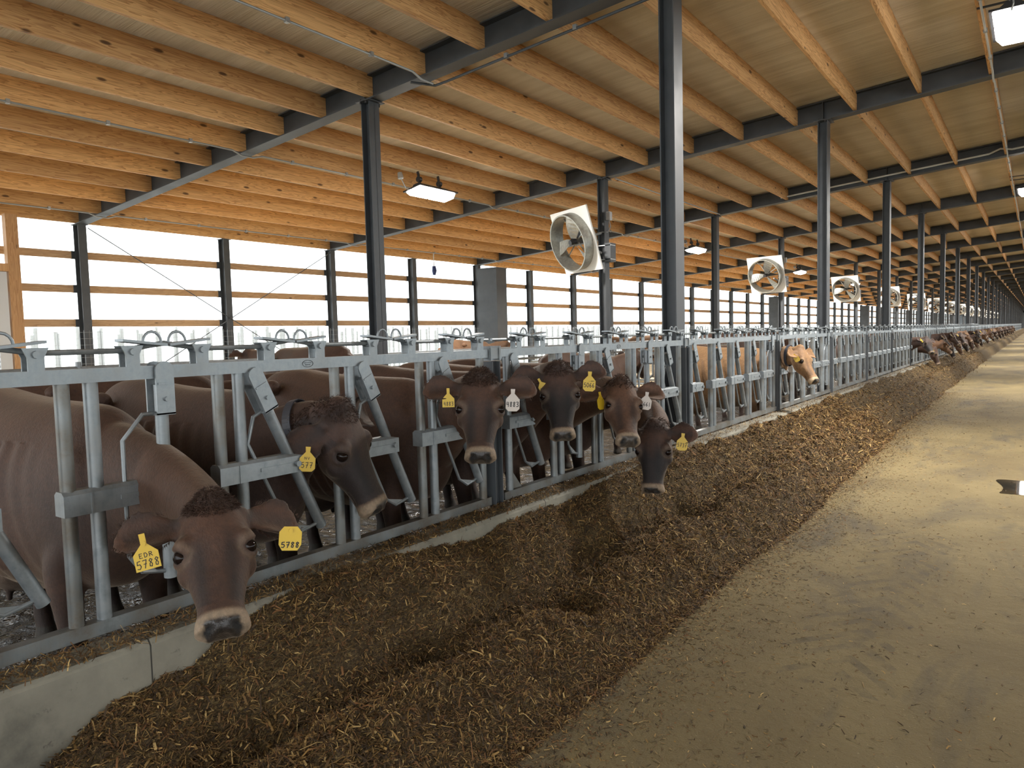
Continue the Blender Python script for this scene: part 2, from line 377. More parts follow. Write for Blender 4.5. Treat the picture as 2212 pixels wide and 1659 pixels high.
# girts along the wall
gm = MB().box((-.02,.0,-.07),(.02,S/2-.0,.07)).mesh('wall_girt', MG)
FB = MB()
for j in range(-1, NH-1):
    y = fy(0)+j*S/2
    for z, lv in ((3.395,'top'),(2.75,'middle'),(2.095,'bottom')):
        if j > 32: FB.box((XW-.15,y,z-.07),(XW-.11,y+S/2,z+.07)); continue
        if j == -1 : continue
        tag(link('wall_girt', gm, None, (XW-.13, y, z)), 'timber wall girt, '+lv+' of three, after the '+ordw(j+1)+' wall post', 'girt', 'timber girts on the side wall')
tag(obj('wall_girts', FB, MG), 'far timber girts near the end of the side wall', 'girts', 'timber girts on the side wall', 'stuff')
# welded mesh along the lower wall
def mesh_panel(ny, L):
    b = MB(); w = .004
    for i in range(ny+1): y = L*i/ny; b.box((-w/2,y-w/2,0),(w/2,y+w/2,1.75))
    for i in range(15): z = .03+i*.12; b.box((-w/2,0,z-w/2),(w/2,L,z+w/2))
    return b
wm = mesh_panel(30, S/2).mesh('wire_mesh_panel', MCOND)
for j in range(-1, 20):
    tag(link('wire_mesh_panel', wm, None, (XW+.13, fy(0)+j*S/2, .2)), 'welded wire mesh panel low on the side wall, '+('by the louvred door' if j < 1 else 'after the '+ordw(j+1)+' wall post'), 'wire mesh', 'wire mesh panels low on the wall')
# cross-brace rods
def rod(p, q, lab): 
    tag(obj('brace_rod', MB().tube([p,q],.009,6), MS), lab, 'brace rod')
xb = XW+.112
rod((xb,fy(1)+.1,3.9),(xb,fy(2)-.1,.5),'thin steel brace rod falling from the first wall column toward the second'); rod((xb+.05,fy(2)-.1,3.9),(xb+.05,fy(1)+.1,.5),'thin steel brace rod rising from the first wall column toward the second')
# boxed wide pillars by the wall
for i in range(6):
    y = 18.35+i*5*S
    t = thing('boxed_pillar', (-13.9, y, 0), 'wide boxed dark steel pillar standing inside the side wall, '+ordw(i+1)+' from the camera', 'pillar', 'boxed pillars by the wall')
    b = MB(); b.box((-.36,-.26,.17),(.36,.26,3.74)); link('casing', b.mesh('casing', MS), t)
    link('cap_flange', MB().box((-.38,-.28,3.74),(.38,.28,3.765)).mesh('cap_flange', MS), t)
# timber post and louvred door at the far left
t = thing('timber_post', (-14.72, 5.42, 0), 'tall timber post at the left edge beside the louvred door', 'post')
link('shaft', MB().box((-.07,-.095,.17),(.07,.095,zp(-14.7)-.01)).mesh('shaft', MWZ), t)
t = struct(link('door_1', None, None, (-14.72, 0, 0)), 'white louvred door at the far left of the wall', 'door')
b = MB(); b.box((-.05,3.9,.17),(.05,4.05,2.98)); b.box((-.05,5.12,.17),(.05,5.3,2.98)); b.box((-.05,4.05,2.84),(.05,5.12,2.98)); link('door_frame', b.mesh('door_frame', MDOOR), t)
b = MB()
for i in range(30): b.obox((0,4.585,.3+i*.086),(.03,0,-.02),(0,.535,0),(.004,0,.006))
link('louvre', b.mesh('louvre', MDOOR), t)
tag(obj('door_header', MB().box((-14.80,3.85,2.985),(-14.64,5.33,3.12)), MWZ), 'timber header laid over the louvred door', 'header')

# ------------------------------------------------------------------ conduits
def conduit(name, pts, mat, lab, r=.013, clips=()):
    t = thing(name, (0,0,0), lab, 'conduit')
    b = MB().tube(pts, r, 8); obj('pipe', b, mat, t, smooth=True)
    for c in clips:
        obj('clip', MB().box((c[0]-.022,c[1]-.02,c[2]-.02),(c[0]+.022,c[1]+.02,c[2]+.03)), MCOND, t)
def run(x, k0, k1, lab, mat=MCOND):
    z = zp(x)-.014; xx = x+.03
    pts = []; cl = []
    for k in range(k0, k1):
        y0, y1 = fy(k), fy(k+1)
        pts += [(xx,y0+.25,z),(xx,y1-.25,z),(xx,y1-.1,z-.05),(xx,y1+.1,z-.05)]
        cl += [(xx,y0+.8+i*1.1,z) for i in range(5)] if k < 4 else []
    conduit('electrical_conduit', pts, mat, lab, .013, cl)
run(PX[1],-1,14,'thin grey conduit along the purlin nearest the eave')
run(-9.535,-1,20,'thin grey conduit along the purlin above the left lamp row')
run(-5.96,-1,1,'thin grey conduit under a purlin before the nearest rafter')
run(-.605,-1,26,'pale conduit strapped along the purlin near the ridge', MCONW)
yk = fy(1)+.185
conduit('electrical_conduit', [(-6.1,fy(1)-.1,zr(-6.1)-.02),(-5.95,yk-.02,zr(-6)-.03),(-5.8,yk,zr(-5.8)-.03),(-2.9,yk,zr(-2.9)-.03),(-.6,yk,zr(-.6)-.03)], MS, 'dark conduit slung under the nearest rafter', .016, [(x,yk,zr(x)-.02) for x in (-4.9,-4.0,-3.1)])
yk = fy(3)-.12
conduit('electrical_conduit', [(-5.2,yk,zr(-5.2)+.1),(-.9,yk,zr(-.9)+.1),(-.7,yk,zr(-.7)+.16),(-.5,yk,zr(-.5)+.1),(RIDGE,yk,zr(RIDGE)+.1),(2.5,yk,zr(2.5)+.1)], MCONW, 'white conduit running across the third rafter', .02)
conduit('electrical_conduit', [(XM+.2,fy(2)+.15,zp(-6.9)-.02),(XM+.2,fy(3)-.2,zp(-6.9)-.02)], MCOND, 'grey conduit from the second middle column to the third', .013)
t = thing('hanging_plug', (-14.0, 15.75, 3.53), 'small blue plug hanging from a cord under the eave', 'plug'); 
obj('cord', MB().tube([(0,0,.50),(0,0,.14)],.012,6), MCONW, t); obj('plug_body', MB().tube([(0,0,.15),(.01,0,.02),(0,0,-.1)],[.05,.07,.04],10), MBLUE, t)

# ------------------------------------------------------------------ lamps
def lamp_proto():
    t = thing('high_bay_lamp', (0,0,0), 'x', 'lamp')
    b = MB(); b.obox((0,0,.03),(.20,0,0),(0,.50,0),(0,0,.012)); b.prism([(-.17,.042),(.17,.042),(.06,.13),(-.06,.13)],1,-.36,.36); obj('lamp_housing', b, MBLK, t)
    for sy in (-1,1): obj('led_panel', MB().prism([(-.17,.016),(.17,.016),(.11,-.055),(-.11,-.055)],1,sy*.24-.21,sy*.24+.21), MLED, t)
    for sy in (-1,1): obj('hanging_bracket', MB().box((-.02,sy*.26-.012,.12),(.02,sy*.26+.012,.36)).tube([(0,sy*.26-.03,.22),(0,sy*.26+.03,.22)],.05,10), MBLK, t)
    return t
LP = lamp_proto(); first = True
for row, x, zz in (('left', -8.642, 4.143), ('right', -.27, 4.812)):
    for i in range(16):
        y = 9.72+i*2*S
        if y > YEND: break
        z = zz+.0
        t = LP if first else dup(LP, None)
        first = False
        t.location = (x, y, z); t.rotation_euler = (0, R(-11 if row == 'left' else 0), 0)
        t['label'] = ('bright LED lamp over the cow side, ' if row == 'left' else 'bright LED lamp high over the feed alley, ')+ordw(i+1)+' from the camera'; t['group'] = row+' row of high bay lamps'
        la = bpy.data.lights.new('lamp_light', 'AREA'); la.shape = 'RECTANGLE'; la.size = .3; la.size_y = .85; la.energy = LAMP_W; la.color = (1,.96,.90)
        lo = link('lamp_light', la, t); lo.location = (0,0,-.066)
        if row == 'right': [link('hanger_arm', MB().box((-.35,q-.015,.345),(.03,q+.015,.362)).mesh('hanger_arm', MBLK), t) for q in (-.26,.26)]
        if i < 6:
            jb = link('socket', MB().tube([(.0,-.72,.16),(0,-.72,.26)],[.05,.04],8).tube([(0,-.72,.18),(.02,-.66,.0),(0,-.55,-.03),(0,-.45,.05)],.008,5).mesh('socket', MCOND), t)

# ------------------------------------------------------------------ fans
def fan_parts(t):
    # local frame: face normal +z, square in xy
    h = .61; r0 = .54; n = 48; b = MB(); vs = []
    for k in range(n):
        a = 2*math.pi*k/n; c, s_ = math.cos(a), math.sin(a); q = h/max(abs(c),abs(s_))
        for rr, z in ((r0,.0),(q,.0),(q,-.03),(r0,-.03)): vs.append((rr*c if rr == r0 else q*c, rr*s_ if rr == r0 else q*s_, z))
    fs = [(4*k+i, 4*((k+1)%n)+i, 4*((k+1)%n)+(i+1)%4, 4*k+(i+1)%4) for k in range(n) for i in range(4)]
    b.add(vs, fs); link('housing_panel', b.mesh('housing_panel', MWH), t)
    b = MB(); vs = []
    for k in range(n):
        a = 2*math.pi*k/n
        for rr, z in ((r0+.012,.20),(r0+.012,-.10),(r0-.012,-.10),(r0-.012,.20)): vs.append((rr*math.cos(a), rr*math.sin(a), z))
    b.add(vs, fs); link('shroud_ring', b.mesh('shroud_ring', MFAN, True), t)
    for k in range(3):
        b = MB(); a0 = R(62+120*k); pts = []
        for i in range(7):
            q = .07+i*.073; wid = .05+.085*math.sin(min(1,i/4)*math.pi/2); tw = R(48-5*i)
            for e in (-1,1):
                u = e*wid*math.cos(tw); w = e*wid*math.sin(tw)+.05
                for th in (0,.006): pts.append((q*math.cos(a0)-(u+.02*i*.5)*math.sin(a0), q*math.sin(a0)+(u+.02*i*.5)*math.cos(a0), w+th))
        f2 = []
        for i in range(6):
            c = 4*i; f2 += [(c,c+4,c+6,c+2),(c+1,c+3,c+7,c+5),(c,c+1,c+5,c+4),(c+2,c+6,c+7,c+3)]
        f2 += [(0,2,3,1),(24,25,27,26)]; b.add(pts, f2); link('blade', b.mesh('blade', MFAN), t)
    link('hub', MB().tube([(0,0,.0),(0,0,.13)],[.06,.05],14).mesh('hub', MBLK), t)
    for k in range(4):
        a = R(30+90*k); link('strut', MB().tube([(0.05*math.cos(a),.05*math.sin(a),-.05),(r0*math.cos(a),r0*math.sin(a),-.07)],.014,6).mesh('strut', MFAN), t)
    link('motor', MB().tube([(0,.27,-.20),(0,.27,.02)],[.08,.075],12).box((-.07,.05,-.14),(.07,.3,-.11)).mesh('motor', MBLK), t)
FP = None
for i in range(15):
    y = fy(2+2*i)
    if y > YEND: break
    c = Vector((-7.25, y-.5, 3.42)); yw = R(25 if i == 0 else 11); tl = R(17)
    nrm = Vector((-math.sin(yw)*math.cos(tl), -math.cos(yw)*math.cos(tl), -math.sin(tl)))
    hx = Vector((math.cos(yw), -math.sin(yw), 0)); vy = nrm.cross(hx)
    if FP is None: t = FP = thing('circulation_fan', (0,0,0), 'x', 'fan'); fan_parts(t)
    else: t = dup(FP)
    m = Matrix((( hx.x,vy.x,nrm.x,c.x),(hx.y,vy.y,nrm.y,c.y),(hx.z,vy.z,nrm.z,c.z),(0,0,0,1))); t.matrix_world = m
    t['label'] = 'square white barn fan on a middle column, '+ordw(i+1)+' from the camera'; t['group'] = 'fans on the middle columns'
    if i < 8:
        u = thing('fan_bracket', (XM, y, 0), 'dark control box and fan arm strapped to a middle column, behind the '+ordw(i+1)+' fan', 'bracket', 'fan brackets')
        obj('control_box', MB().box((.08,-.10,3.02),(.20,.12,3.38)), MBLK if i else MS, u); obj('strap', MB().box((-.085,-.10,3.33),(.205,.10,3.345)).box((-.085,-.10,3.06),(.205,.10,3.075)), MCOND, u)
        obj('arm', MB().tube([(0,-.1,3.58),(-.12,-.36,3.50)],.025,8).tube([(0,-.1,3.2),(-.12,-.42,3.3)],.025,8), MCOND, u)
        obj('junction_box', MB().box((.08,-.05,3.82),(.17,.05,3.98)).tube([(.13,0,3.82),(.16,0,3.7),(.1,0,3.6),(0,-.08,3.6)],.01,6), MCOND, u)

# ------------------------------------------------------------------ headlock panels
PL = S/2
PAIRS = (.725, 1.315, 1.91, 2.50)      # centres of the upright pairs from the near post
RB, RT = .605, 1.52                    # rail centres
def sect_tube(b, y0, y1, z, x=0, h=.025): b.box((x-h,y0,z-h),(x+h,y1,z+h))
def lever_dir(open_):
    a = R(25) if open_ else 0; return np.array([0, -math.sin(a), math.cos(a)])
def lever_pts(pv, op): return np.array([.0, pv, 1.07]), lever_dir(op)
def mk_lever(pv, op):
    o, d = lever_pts(pv, op); return MB().tube([o-d*.36, o+d*.40], .0245, 12)
def mk_head(pv, op):
    o, d = lever_pts(pv, op); e = np.array([0,d[2],-d[1]]); c = o+d*.375; b = MB()
    for sx in (-1,1):
        pl = [(-.036,-.09),(.036,-.09),(.036,.085)]+[(.036*math.cos(q),.085+.030*math.sin(q)) for q in np.linspace(.3,math.pi-.3,7)]+[(-.036,.085)]
        V_ = [c+e*p[0]+d*p[1]+np.array([sx*.036+h_,0,0]) for h_ in (-.004,.004) for p in pl]; m_ = len(pl)
        b.add(V_, [tuple(range(m_-1,-1,-1)),tuple(range(m_,2*m_))]+[(i,(i+1)%m_,m_+(i+1)%m_,m_+i) for i in range(m_)])
    b.obox(c-d*.088,(.040,0,0),e*.036,d*.004); b.obox(c+np.array([.042,0,0])+d*.03,(.002,0,0),e*.030,d*.004)
    b.tube([c+np.array([-.050,0,0])-d*.03,c+np.array([.050,0,0])-d*.03],.009,8); return b
def mk_loop(pv, op):
    o, d = lever_pts(pv, op); e = np.array([0,d[2],-d[1]])
    P = [o+d*.29, o+d*.29-e*.075, o+d*.20-e*.155, o-d*.24-e*.155, o-d*.31-e*.11, o-d*.335]
    q = [(float(p[1]),float(p[2])) for p in (o-d*.24-e*.155, o-d*.31-e*.11, o-d*.335-e*.03)]
    return MB().tube(P, .0085, 8).prism(q,0,-.004,.004)
def mk_bracket(y0, pv):
    b = MB(); z = 1.07; ya, yb = y0-.03, pv+.035
    prof = [(-.036,z-.04),(-.036,z+.035),(-.02,z+.048),(.02,z+.048),(.036,z+.035),(.036,z-.04)]; n = len(prof)
    v = [(p[0],ya,p[1]) for p in prof]+[(p[0],yb if p[1] < z+.04 else yb-.06,p[1]) for p in prof]
    b.add(v, [(i,(i+1)%n,n+(i+1)%n,n+i) for i in range(n)]+[tuple(range(n)),tuple(range(2*n-1,n-1,-1))])
    b.box((.036,pv-.19,z-.008),(.041,pv-.03,z+.008)); b.tube([(.03,pv,z),(.052,pv,z)],.014,8); b.box((.035,y0+.06,z-.04),(.039,y0+.066,z+.036)); return b
def mk_latch(pv):
    b = MB(); z = RT+.025
    for q, s_ in ((pv-.11,-1),(pv+.17,1)):
        b.prism([(q-.026,z),(q+.026,z),(q+.026,z+.045),(q+.042,z+.078),(q-.042,z+.078),(q-.026,z+.045)],0,.018,.024); b.prism([(q-.026,z),(q+.026,z),(q+.026,z+.045),(q+.042,z+.078),(q-.042,z+.078),(q-.026,z+.045)],0,-.030,-.024)
        b.tube([(-.034,q,z+.055),(.034,q,z+.055)],.013,8)
        b.obox((-.003,q+.05*-s_,z+.088),(.032,0,0),(0,.085,.010*s_),(0,0,.005))
        P = [(-.003,q-s_*.09+.036*math.cos(a),z+.088+.042*math.sin(a)) for a in np.linspace(0,math.pi,9)]
        b.tube(P,.0055,6)
    return b
def mk_rod(piv):
    pts = [(-.01,.02,RT+.085)]
    for pv in piv: pts += [(-.01,pv-.14,RT+.085),(-.01,pv-.06,RT+.097),(-.01,pv+.03,RT+.110),(-.01,pv+.11,RT+.097),(-.01,pv+.18,RT+.085)]
    return MB().tube(pts+[(-.01,PL-.02,RT+.085)],.010,8)
me_top = MB(); sect_tube(me_top, .065, PL-.065, RT); me_top = me_top.mesh('top_rail', MGR)
bot = MB(); sect_tube(bot, .075, PL-.065, RB); bot.prism([(.13,.63),(.30,.63),(.15,.80)],0,-.012,-.004); me_bot = bot.mesh('bottom_rail', MGD)
def cfg(start, pairs, end):
    c = dict(up=[start]+[q+d for q in pairs for d in (-.048,.048)]+[end], piv=[start+.225]+[q+.305 for q in pairs], y0=[start]+[q-.048 for q in pairs])
    c['upm'] = [MB().tube([(0,y,RB+.02),(0,y,RT-.02)],.0250,14).mesh('upright', MGD if i % 2 else MGV, True) for i, y in enumerate(c['up'])]
    c['rod'] = mk_rod(c['piv']).mesh('release_rod', MGR, True); c['lock'] = {}
    return c
CFG = {0: cfg(.10, (.625,1.222,1.842,2.44), 2.93), 1: cfg(.16, (.745,1.33,1.92,2.49), 2.92)}
def lockm(c, u, op):
    if (u,op) not in c['lock']:
        pv = c['piv'][u]
        c['lock'][(u,op)] = (mk_lever(pv,op).mesh('lever', MGV, True), mk_head(pv,op).mesh('latch_head', MGR), mk_loop(pv,op).mesh('neck_loop', MGV, True), mk_bracket(c['y0'][u],pv).mesh('pivot_bracket', MGR), mk_latch(pv).mesh('release_latch', MGR, True))
    return c['lock'][(u,op)]
clampm = MB().box((-.032,-.06,RT-.034),(.032,.06,RT+.034)).box((-.038,-.052,RT-.045),(.038,-.036,RT+.045)).box((-.038,.036,RT-.045),(.038,.052,RT+.045)).mesh('clamp', MGV)
DET = 16
fb = MB(); sect_tube(fb,.065,PL-.065,RT); sect_tube(fb,.075,PL-.065,RB); c1 = CFG[1]
for y in c1['up']: fb.tube([(0,y,RB),(0,y,RT)],.025,6,False)
for u in range(5):
    pv = c1['piv'][u]; o_, d_ = lever_pts(pv, True); fb.tube([o_-d_*.36,o_+d_*.46],.026,6,False); fb.box((-.036,c1['y0'][u]-.03,1.03),(.036,pv+.035,1.11))
    for q in (pv-.11,pv+.17): fb.box((-.03,q-.04,RT+.025),(.03,q+.04,RT+.10))
farm = fb.mesh('headlock_panel', MGR)
LOCKED = {(0,1),(1,1),(1,3),(2,4),(3,4)}
NPAN = 60
for j in range(-1, NPAN):
    y = fy(1)-2*PL+j*PL       # j = 0: .56 to 3.61, j = 1: 3.61 to 6.66
    lab = 'galvanised headlock panel at the feed curb, '+{-1:'behind the camera',0:'nearest one, around the cow tagged 5788'}.get(j, (ordw(j+1)+' along the fence') if j < 30 else 'shrinking away toward the far end')
    if j >= DET:
        o = link('headlock_panel', farm, None, (XF,y,0)); tag(o, lab, 'headlock fence', 'headlock panels along the curb'); continue
    c = CFG[0 if j <= 0 else 1]
    t = thing('headlock_panel', (XF,y,0), lab, 'headlock fence', 'headlock panels along the curb')
    link('top_rail', me_top, t); link('bottom_rail', me_bot, t); link('release_rod', c['rod'], t)
    for m in c['upm']: link('upright', m, t)
    for u in range(5):
        lv, hd, lp, br, lt = lockm(c, u, not ((j,u) in LOCKED))
        L = link('lever', lv, t); link('latch_head', hd, L); link('neck_loop', lp, L); link('pivot_bracket', br, t); link('release_latch', lt, t)
    if j in (0, 1):
        yb = 1.62 if j == 0 else 1.66
        bd = link('maker_badge', MB().tube([(.024,yb,RT),(.0256,yb,RT)],.0135,24).mesh('maker_badge', MGR), t)
        link('badge_outline', MB().tube([(.0262,yb+.030*math.cos(a),RT+.0155*math.sin(a)) for a in np.linspace(0,2*math.pi,29)],.0010,5).mesh('badge_outline', MBLK), bd)
        b = MB()
        for r_, wd, dz in ((0,.038,.004),(1,.026,-.005)):
            for q in range(11): yy = yb-wd/2+wd*q/10; b.box((.0256,yy-.0010,RT+dz-.0017+.0006*(q%3)),(.0263,yy+.0008,RT+dz+.0016-.0006*(q%2)))
        link('badge_lettering', b.mesh('badge_lettering', MBLK), bd)
# short posts carrying the panels
for j in range(0, NPAN):
    y = fy(1)-2*PL+j*PL
    on_col = (j % 2 == 0)
    t = thing('fence_post', (XF+.0, y+(.0), 0), 'dark steel post joining headlock panels, '+(ordw(j+1)+' along the fence' if j < 30 else 'far along the fence'), 'post', 'posts between headlock panels')
    x0 = .055
    if j < 24: link('clamp', clampm, t)
    sp = MB(); sp.box((-.04,-.04,.565),(.04,-.033,RT-.05)); sp.box((-.04,.033,.565),(.04,.04,RT-.05)); sp.box((-.004,-.034,.565),(.004,.034,RT-.05)); link('shaft', sp.mesh('shaft', MS), t)

# ------------------------------------------------------------------ feed mound
def vnoise(x, y, seed=0):
    def h(i, j):
        n = np.sin(i*127.1+j*311.7+seed*74.7)*43758.5453; return n-np.floor(n)
    i = np.floor(x); j = np.floor(y); fx = x-i; fy_ = y-j; fx = fx*fx*(3-2*fx); fy_ = fy_*fy_*(3-2*fy_)
    return (h(i,j)*(1-fx)+h(i+1,j)*fx)*(1-fy_)+(h(i,j+1)*(1-fx)+h(i+1,j+1)*fx)*fy_
def fbm(x, y, seed=0, o=4):
    s = 0; a = .5
    for k in range(o): s = s+a*vnoise(x, y, seed+k*13); x = x*2.03; y = y*2.03; a *= .5
    return s
CY = np.array([-3,.80,.95,1.06,1.2,1.42,1.55,2.1,2.5,3.2,4.2,4.9,6.2,7.2,9,12,20,240])
CZ_ = np.array([.05,.20,.29,.345,.42,.43,.50,.565,.545,.48,.50,.555,.56,.545,.55,.555,.555,.55])
PITS = [(-2.18,2.35,.17,.20),(-2.05,3.35,.20,.16),(-2.22,3.95,.2,.18),(-2.15,5.3,.22,.16),(-2.12,6.0,.18,.13),(-2.25,7.4,.2,.1),(-2.35,1.45,.2,.12),(-2.25,4.6,.16,.12)]
def hayz(x, y):
    x = np.asarray(x, float); y = np.asarray(y, float)
    cz = np.interp(y, CY, CZ_); wob = .10*(fbm(y*.9, y*0+3, 5)-.5)*2
    outer = np.interp(y, [-2,0,2,4,6,9,13,20,40,240],[-1.42,-1.5,-1.55,-1.6,-1.52,-1.62,-1.72,-1.78,-1.85,-1.9])+wob*.8
    t = np.clip((outer-x)/(outer+2.57), 0, 1.2)
    crest = np.interp(y, [-2,0,1.2,2.5,4,6,10,20,240],[.22,.25,.30,.34,.37,.40,.43,.45,.45])
    # rises from the floor to a crest, dips, then climbs against the curb
    rise = crest*(1-np.exp(-(t/.30)**1.6))
    dip = -.16*np.exp(-((t-.64)/.15)**2)*np.interp(y,[0,1,2,8,20],[.3,.6,1,.9,.6])
    wall = np.clip((t-.62)/.38, 0, 1)**1.4*(cz-crest)
    z = rise+dip+wall
    for px, py, r, d in PITS: z = z-d*np.exp(-(((x-px)/r)**2+((y-py)/(r*1.15))**2))
    z = z+(.15*(fbm(x*2.3, y*1.7, 1)-.47)+.085*(fbm(x*8, y*6, 9)-.47)+.02*(fbm(x*30, y*26, 4)-.47))*np.clip(t*4, 0, 1)
    z = z*np.clip(t*6, 0, 1)-.03*(t <= 0)
    return np.minimum(z, cz+.16*(1-t).clip(0,1)+.03)
def grid_mesh(xs, ys, zf, name, mat):
    X, Y = np.meshgrid(xs, ys); Z = zf(X, Y); nx = len(xs); ny = len(ys)
    v = np.c_[X.ravel(), Y.ravel(), Z.ravel()]; i = np.arange(nx-1)[None]+nx*np.arange(ny-1)[:,None]; i = i.ravel()
    f = np.c_[i, i+1, i+1+nx, i+nx]
    me = bpy.data.meshes.new(name); me.vertices.add(len(v)); me.vertices.foreach_set('co', v.ravel().astype(np.float32))
    me.loops.add(f.size); me.loops.foreach_set('vertex_index', f.ravel().astype(np.int32)); me.polygons.add(len(f))
    me.polygons.foreach_set('loop_start', np.arange(0, f.size, 4, dtype=np.int32)); me.polygons.foreach_set('loop_total', np.full(len(f), 4, np.int32)) if False else None
    me.update(calc_edges=True); me.validate(); me.materials.append(mat); me.polygons.foreach_set('use_smooth', [True]*len(me.polygons)); return me
xs = np.concatenate([np.linspace(-2.572,-1.2,95)]); ysn = np.concatenate([np.arange(-2.5,9,.022), np.arange(9,30,.06), np.arange(30,YEND-8,.25)])
hm = grid_mesh(xs, ysn, hayz, 'feed_mound', MHAY)
hayo = tag(link('feed_mound', hm), 'long brown mound of chopped silage piled along the curb', 'feed', None, 'stuff')
def fibres(P, n_rot, L, Wd, cols, name, lift=.004, tilt=.45):
    n = len(P); ang = RNG.uniform(0, math.pi, n); t = RNG.normal(0, tilt, n)
    d = np.c_[np.cos(ang)*np.cos(t), np.sin(ang)*np.cos(t), np.sin(t)]; s = np.c_[-np.sin(ang), np.cos(ang), RNG.normal(0,.5,n)]
    s /= np.linalg.norm(s, axis=1)[:,None]; L = L[:,None]; Wd = Wd[:,None]; bend = np.array([0,0,1.])*(RNG.uniform(-.12,.22,n)[:,None])*L
    P = P+np.c_[np.zeros(n),np.zeros(n),np.full(n,lift)]
    A = P-d*L/2; B = P+bend; C_ = P+d*L/2
    V = np.stack([A-s*Wd/2, A+s*Wd/2, B+s*Wd/2, B-s*Wd/2, C_+s*Wd/3, C_-s*Wd/3], 1).reshape(-1,3)
    b0 = 6*np.arange(n)[:,None]; F = np.concatenate([b0+np.array([0,1,2,3]), b0+np.array([3,2,4,5])], 1).reshape(-1,4)
    me = bpy.data.meshes.new(name); me.vertices.add(len(V)); me.vertices.foreach_set('co', V.ravel().astype(np.float32))
    me.loops.add(F.size); me.loops.foreach_set('vertex_index', F.ravel().astype(np.int32)); me.polygons.add(len(F)); me.polygons.foreach_set('loop_start', np.arange(0, F.size, 4, dtype=np.int32))
    me.update(calc_edges=True); me.validate()
    at = me.color_attributes.new('Col', 'FLOAT_COLOR', 'POINT'); c = np.repeat(np.c_[cols, np.ones(n)], 6, 0); at.data.foreach_set('color', c.ravel().astype(np.float32)); me.materials.append(MCHIP); return me
def strawcol(n, dark=.45):
    base = np.array([[.045,.025,.009],[.13,.072,.023],[.26,.155,.048],[.46,.31,.12],[.17,.078,.025]]); p = [.30*dark/.45,.30,.2,.08,.12]; p = np.array(p)/sum(p)
    return base[RNG.choice(5, n, p=p)]*RNG.uniform(.7,1.25,(n,1))
def scatter(n, y0, y1, x0, x1, zf, power=1.0):
    x = RNG.uniform(x0, x1, n); u = RNG.uniform(0, 1, n); y = y0+(y1-y0)*u**power; return np.c_[x, y, zf(x, y)]
P = np.concatenate([scatter(120000,.2,4.5,-2.57,-1.45,hayz), scatter(75000,4.5,12,-2.57,-1.45,hayz,1.2), scatter(26000,12,40,-2.57,-1.6,hayz,1.3)])
far = np.clip((P[:,1]-3)/8, 0, 1); n = len(P)
tag(link('silage_fibres', fibres(P, 0, RNG.gamma(2.2,.0115,n)*(1+1.2*far)+.006, RNG.gamma(2.6,.0013,n).clip(.001,.009)*(1+.7*far), strawcol(n), 'silage_fibres')), 'chopped straw and maize fibres over the feed mound', 'silage', None, 'stuff')
# spill on curb top, under the rail, and on the alley floor
P = np.concatenate([scatter(9000,.2,6,-2.735,-2.565,lambda x,y: .566+.012*fbm(x*20,y*9,3)), scatter(4500,6,30,-2.735,-2.565,lambda x,y: .57+0*x, 1.4)]); n = len(P)
tag(link('spilled_silage', fibres(P, 0, RNG.gamma(3,.008,n)+.006, RNG.uniform(.0015,.0045,n), strawcol(n), 'spilled_silage')), 'silage fibres spilled on the concrete curb top', 'silage', None, 'stuff')
y = .5+20*RNG.uniform(0,1,46000)**1.35; x = np.interp(y, [-2,0,2,4,6,9,13,20,40],[-1.42,-1.5,-1.55,-1.6,-1.52,-1.62,-1.72,-1.78,-1.85])-.12+np.where(RNG.uniform(0,1,46000) < .62, RNG.exponential(.14,46000), RNG.exponential(.75,46000)); k = (x < .8); P = np.c_[x[k], y[k], np.full(k.sum(), .001)]; n = len(P)
tag(link('loose_chaff', fibres(P, 0, RNG.gamma(2.2,.0065,n)+.004, RNG.uniform(.0014,.0055,n), strawcol(n,.35), 'loose_chaff', .002, .12)), 'loose chaff scattered over the feed alley floor', 'chaff', None, 'stuff')
# wet patch at the right
b = MB(); pts = [(-.30+.19*math.cos(a)*(1+.35*math.sin(3*a+1)), 8.7+.5*math.sin(a)*(1+.25*math.cos(2*a)), .003) for a in np.linspace(0,2*math.pi,40,False)]
pts = [(p[0]+.17,p[1],p[2]) for p in pts]; b.add(pts+[(q[0],q[1],.0005) for q in pts],[tuple(range(40))]+[(i,i+40,(i+1)%40+40,(i+1)%40) for i in range(40)])
tag(obj('puddle', b, M('puddle_water', (.02,.018,.014), .04)), 'small shiny puddle on the alley floor at the right edge', 'puddle')
# ------------------------------------------------------------------ freestall row behind
st_post = MB().tube([(0,0,.17),(0,0,1.47)],.03,8).mesh('post', MGV)
st_rail = MB().tube([(0,.0,1.40),(0,S,1.40)],.024,8).tube([(0,0,1.18),(0,S,1.18)],.024,8).mesh('neck_rail', MGV)
loop = MB().tube([(0,0,1.12),(1.35,0,1.12),(1.52,0,1.0),(1.52,0,.72),(1.3,0,.52),(.35,0,.52),(0,0,.62)],.024,8).mesh('stall_loop', MGV)
for k in range(0, 14):
    t = thing('stall_rail', (-8.3, fy(k), 0), 'galvanised freestall neck rails behind the cows, '+ordw(k+1)+' length from the near end', 'stall rail', 'freestall rails')
    link('rails', st_rail, t); link('post', st_post, t); q = link('post', st_post, t); q.location = (0,S/2,0)
for i in range(26):
    tag(link('stall_divider', loop, None, (-8.27, fy(0)+.6+i*1.22, .0)), 'galvanised looped freestall divider, '+(ordw(i+1))+' from the near end', 'stall divider', 'freestall dividers')

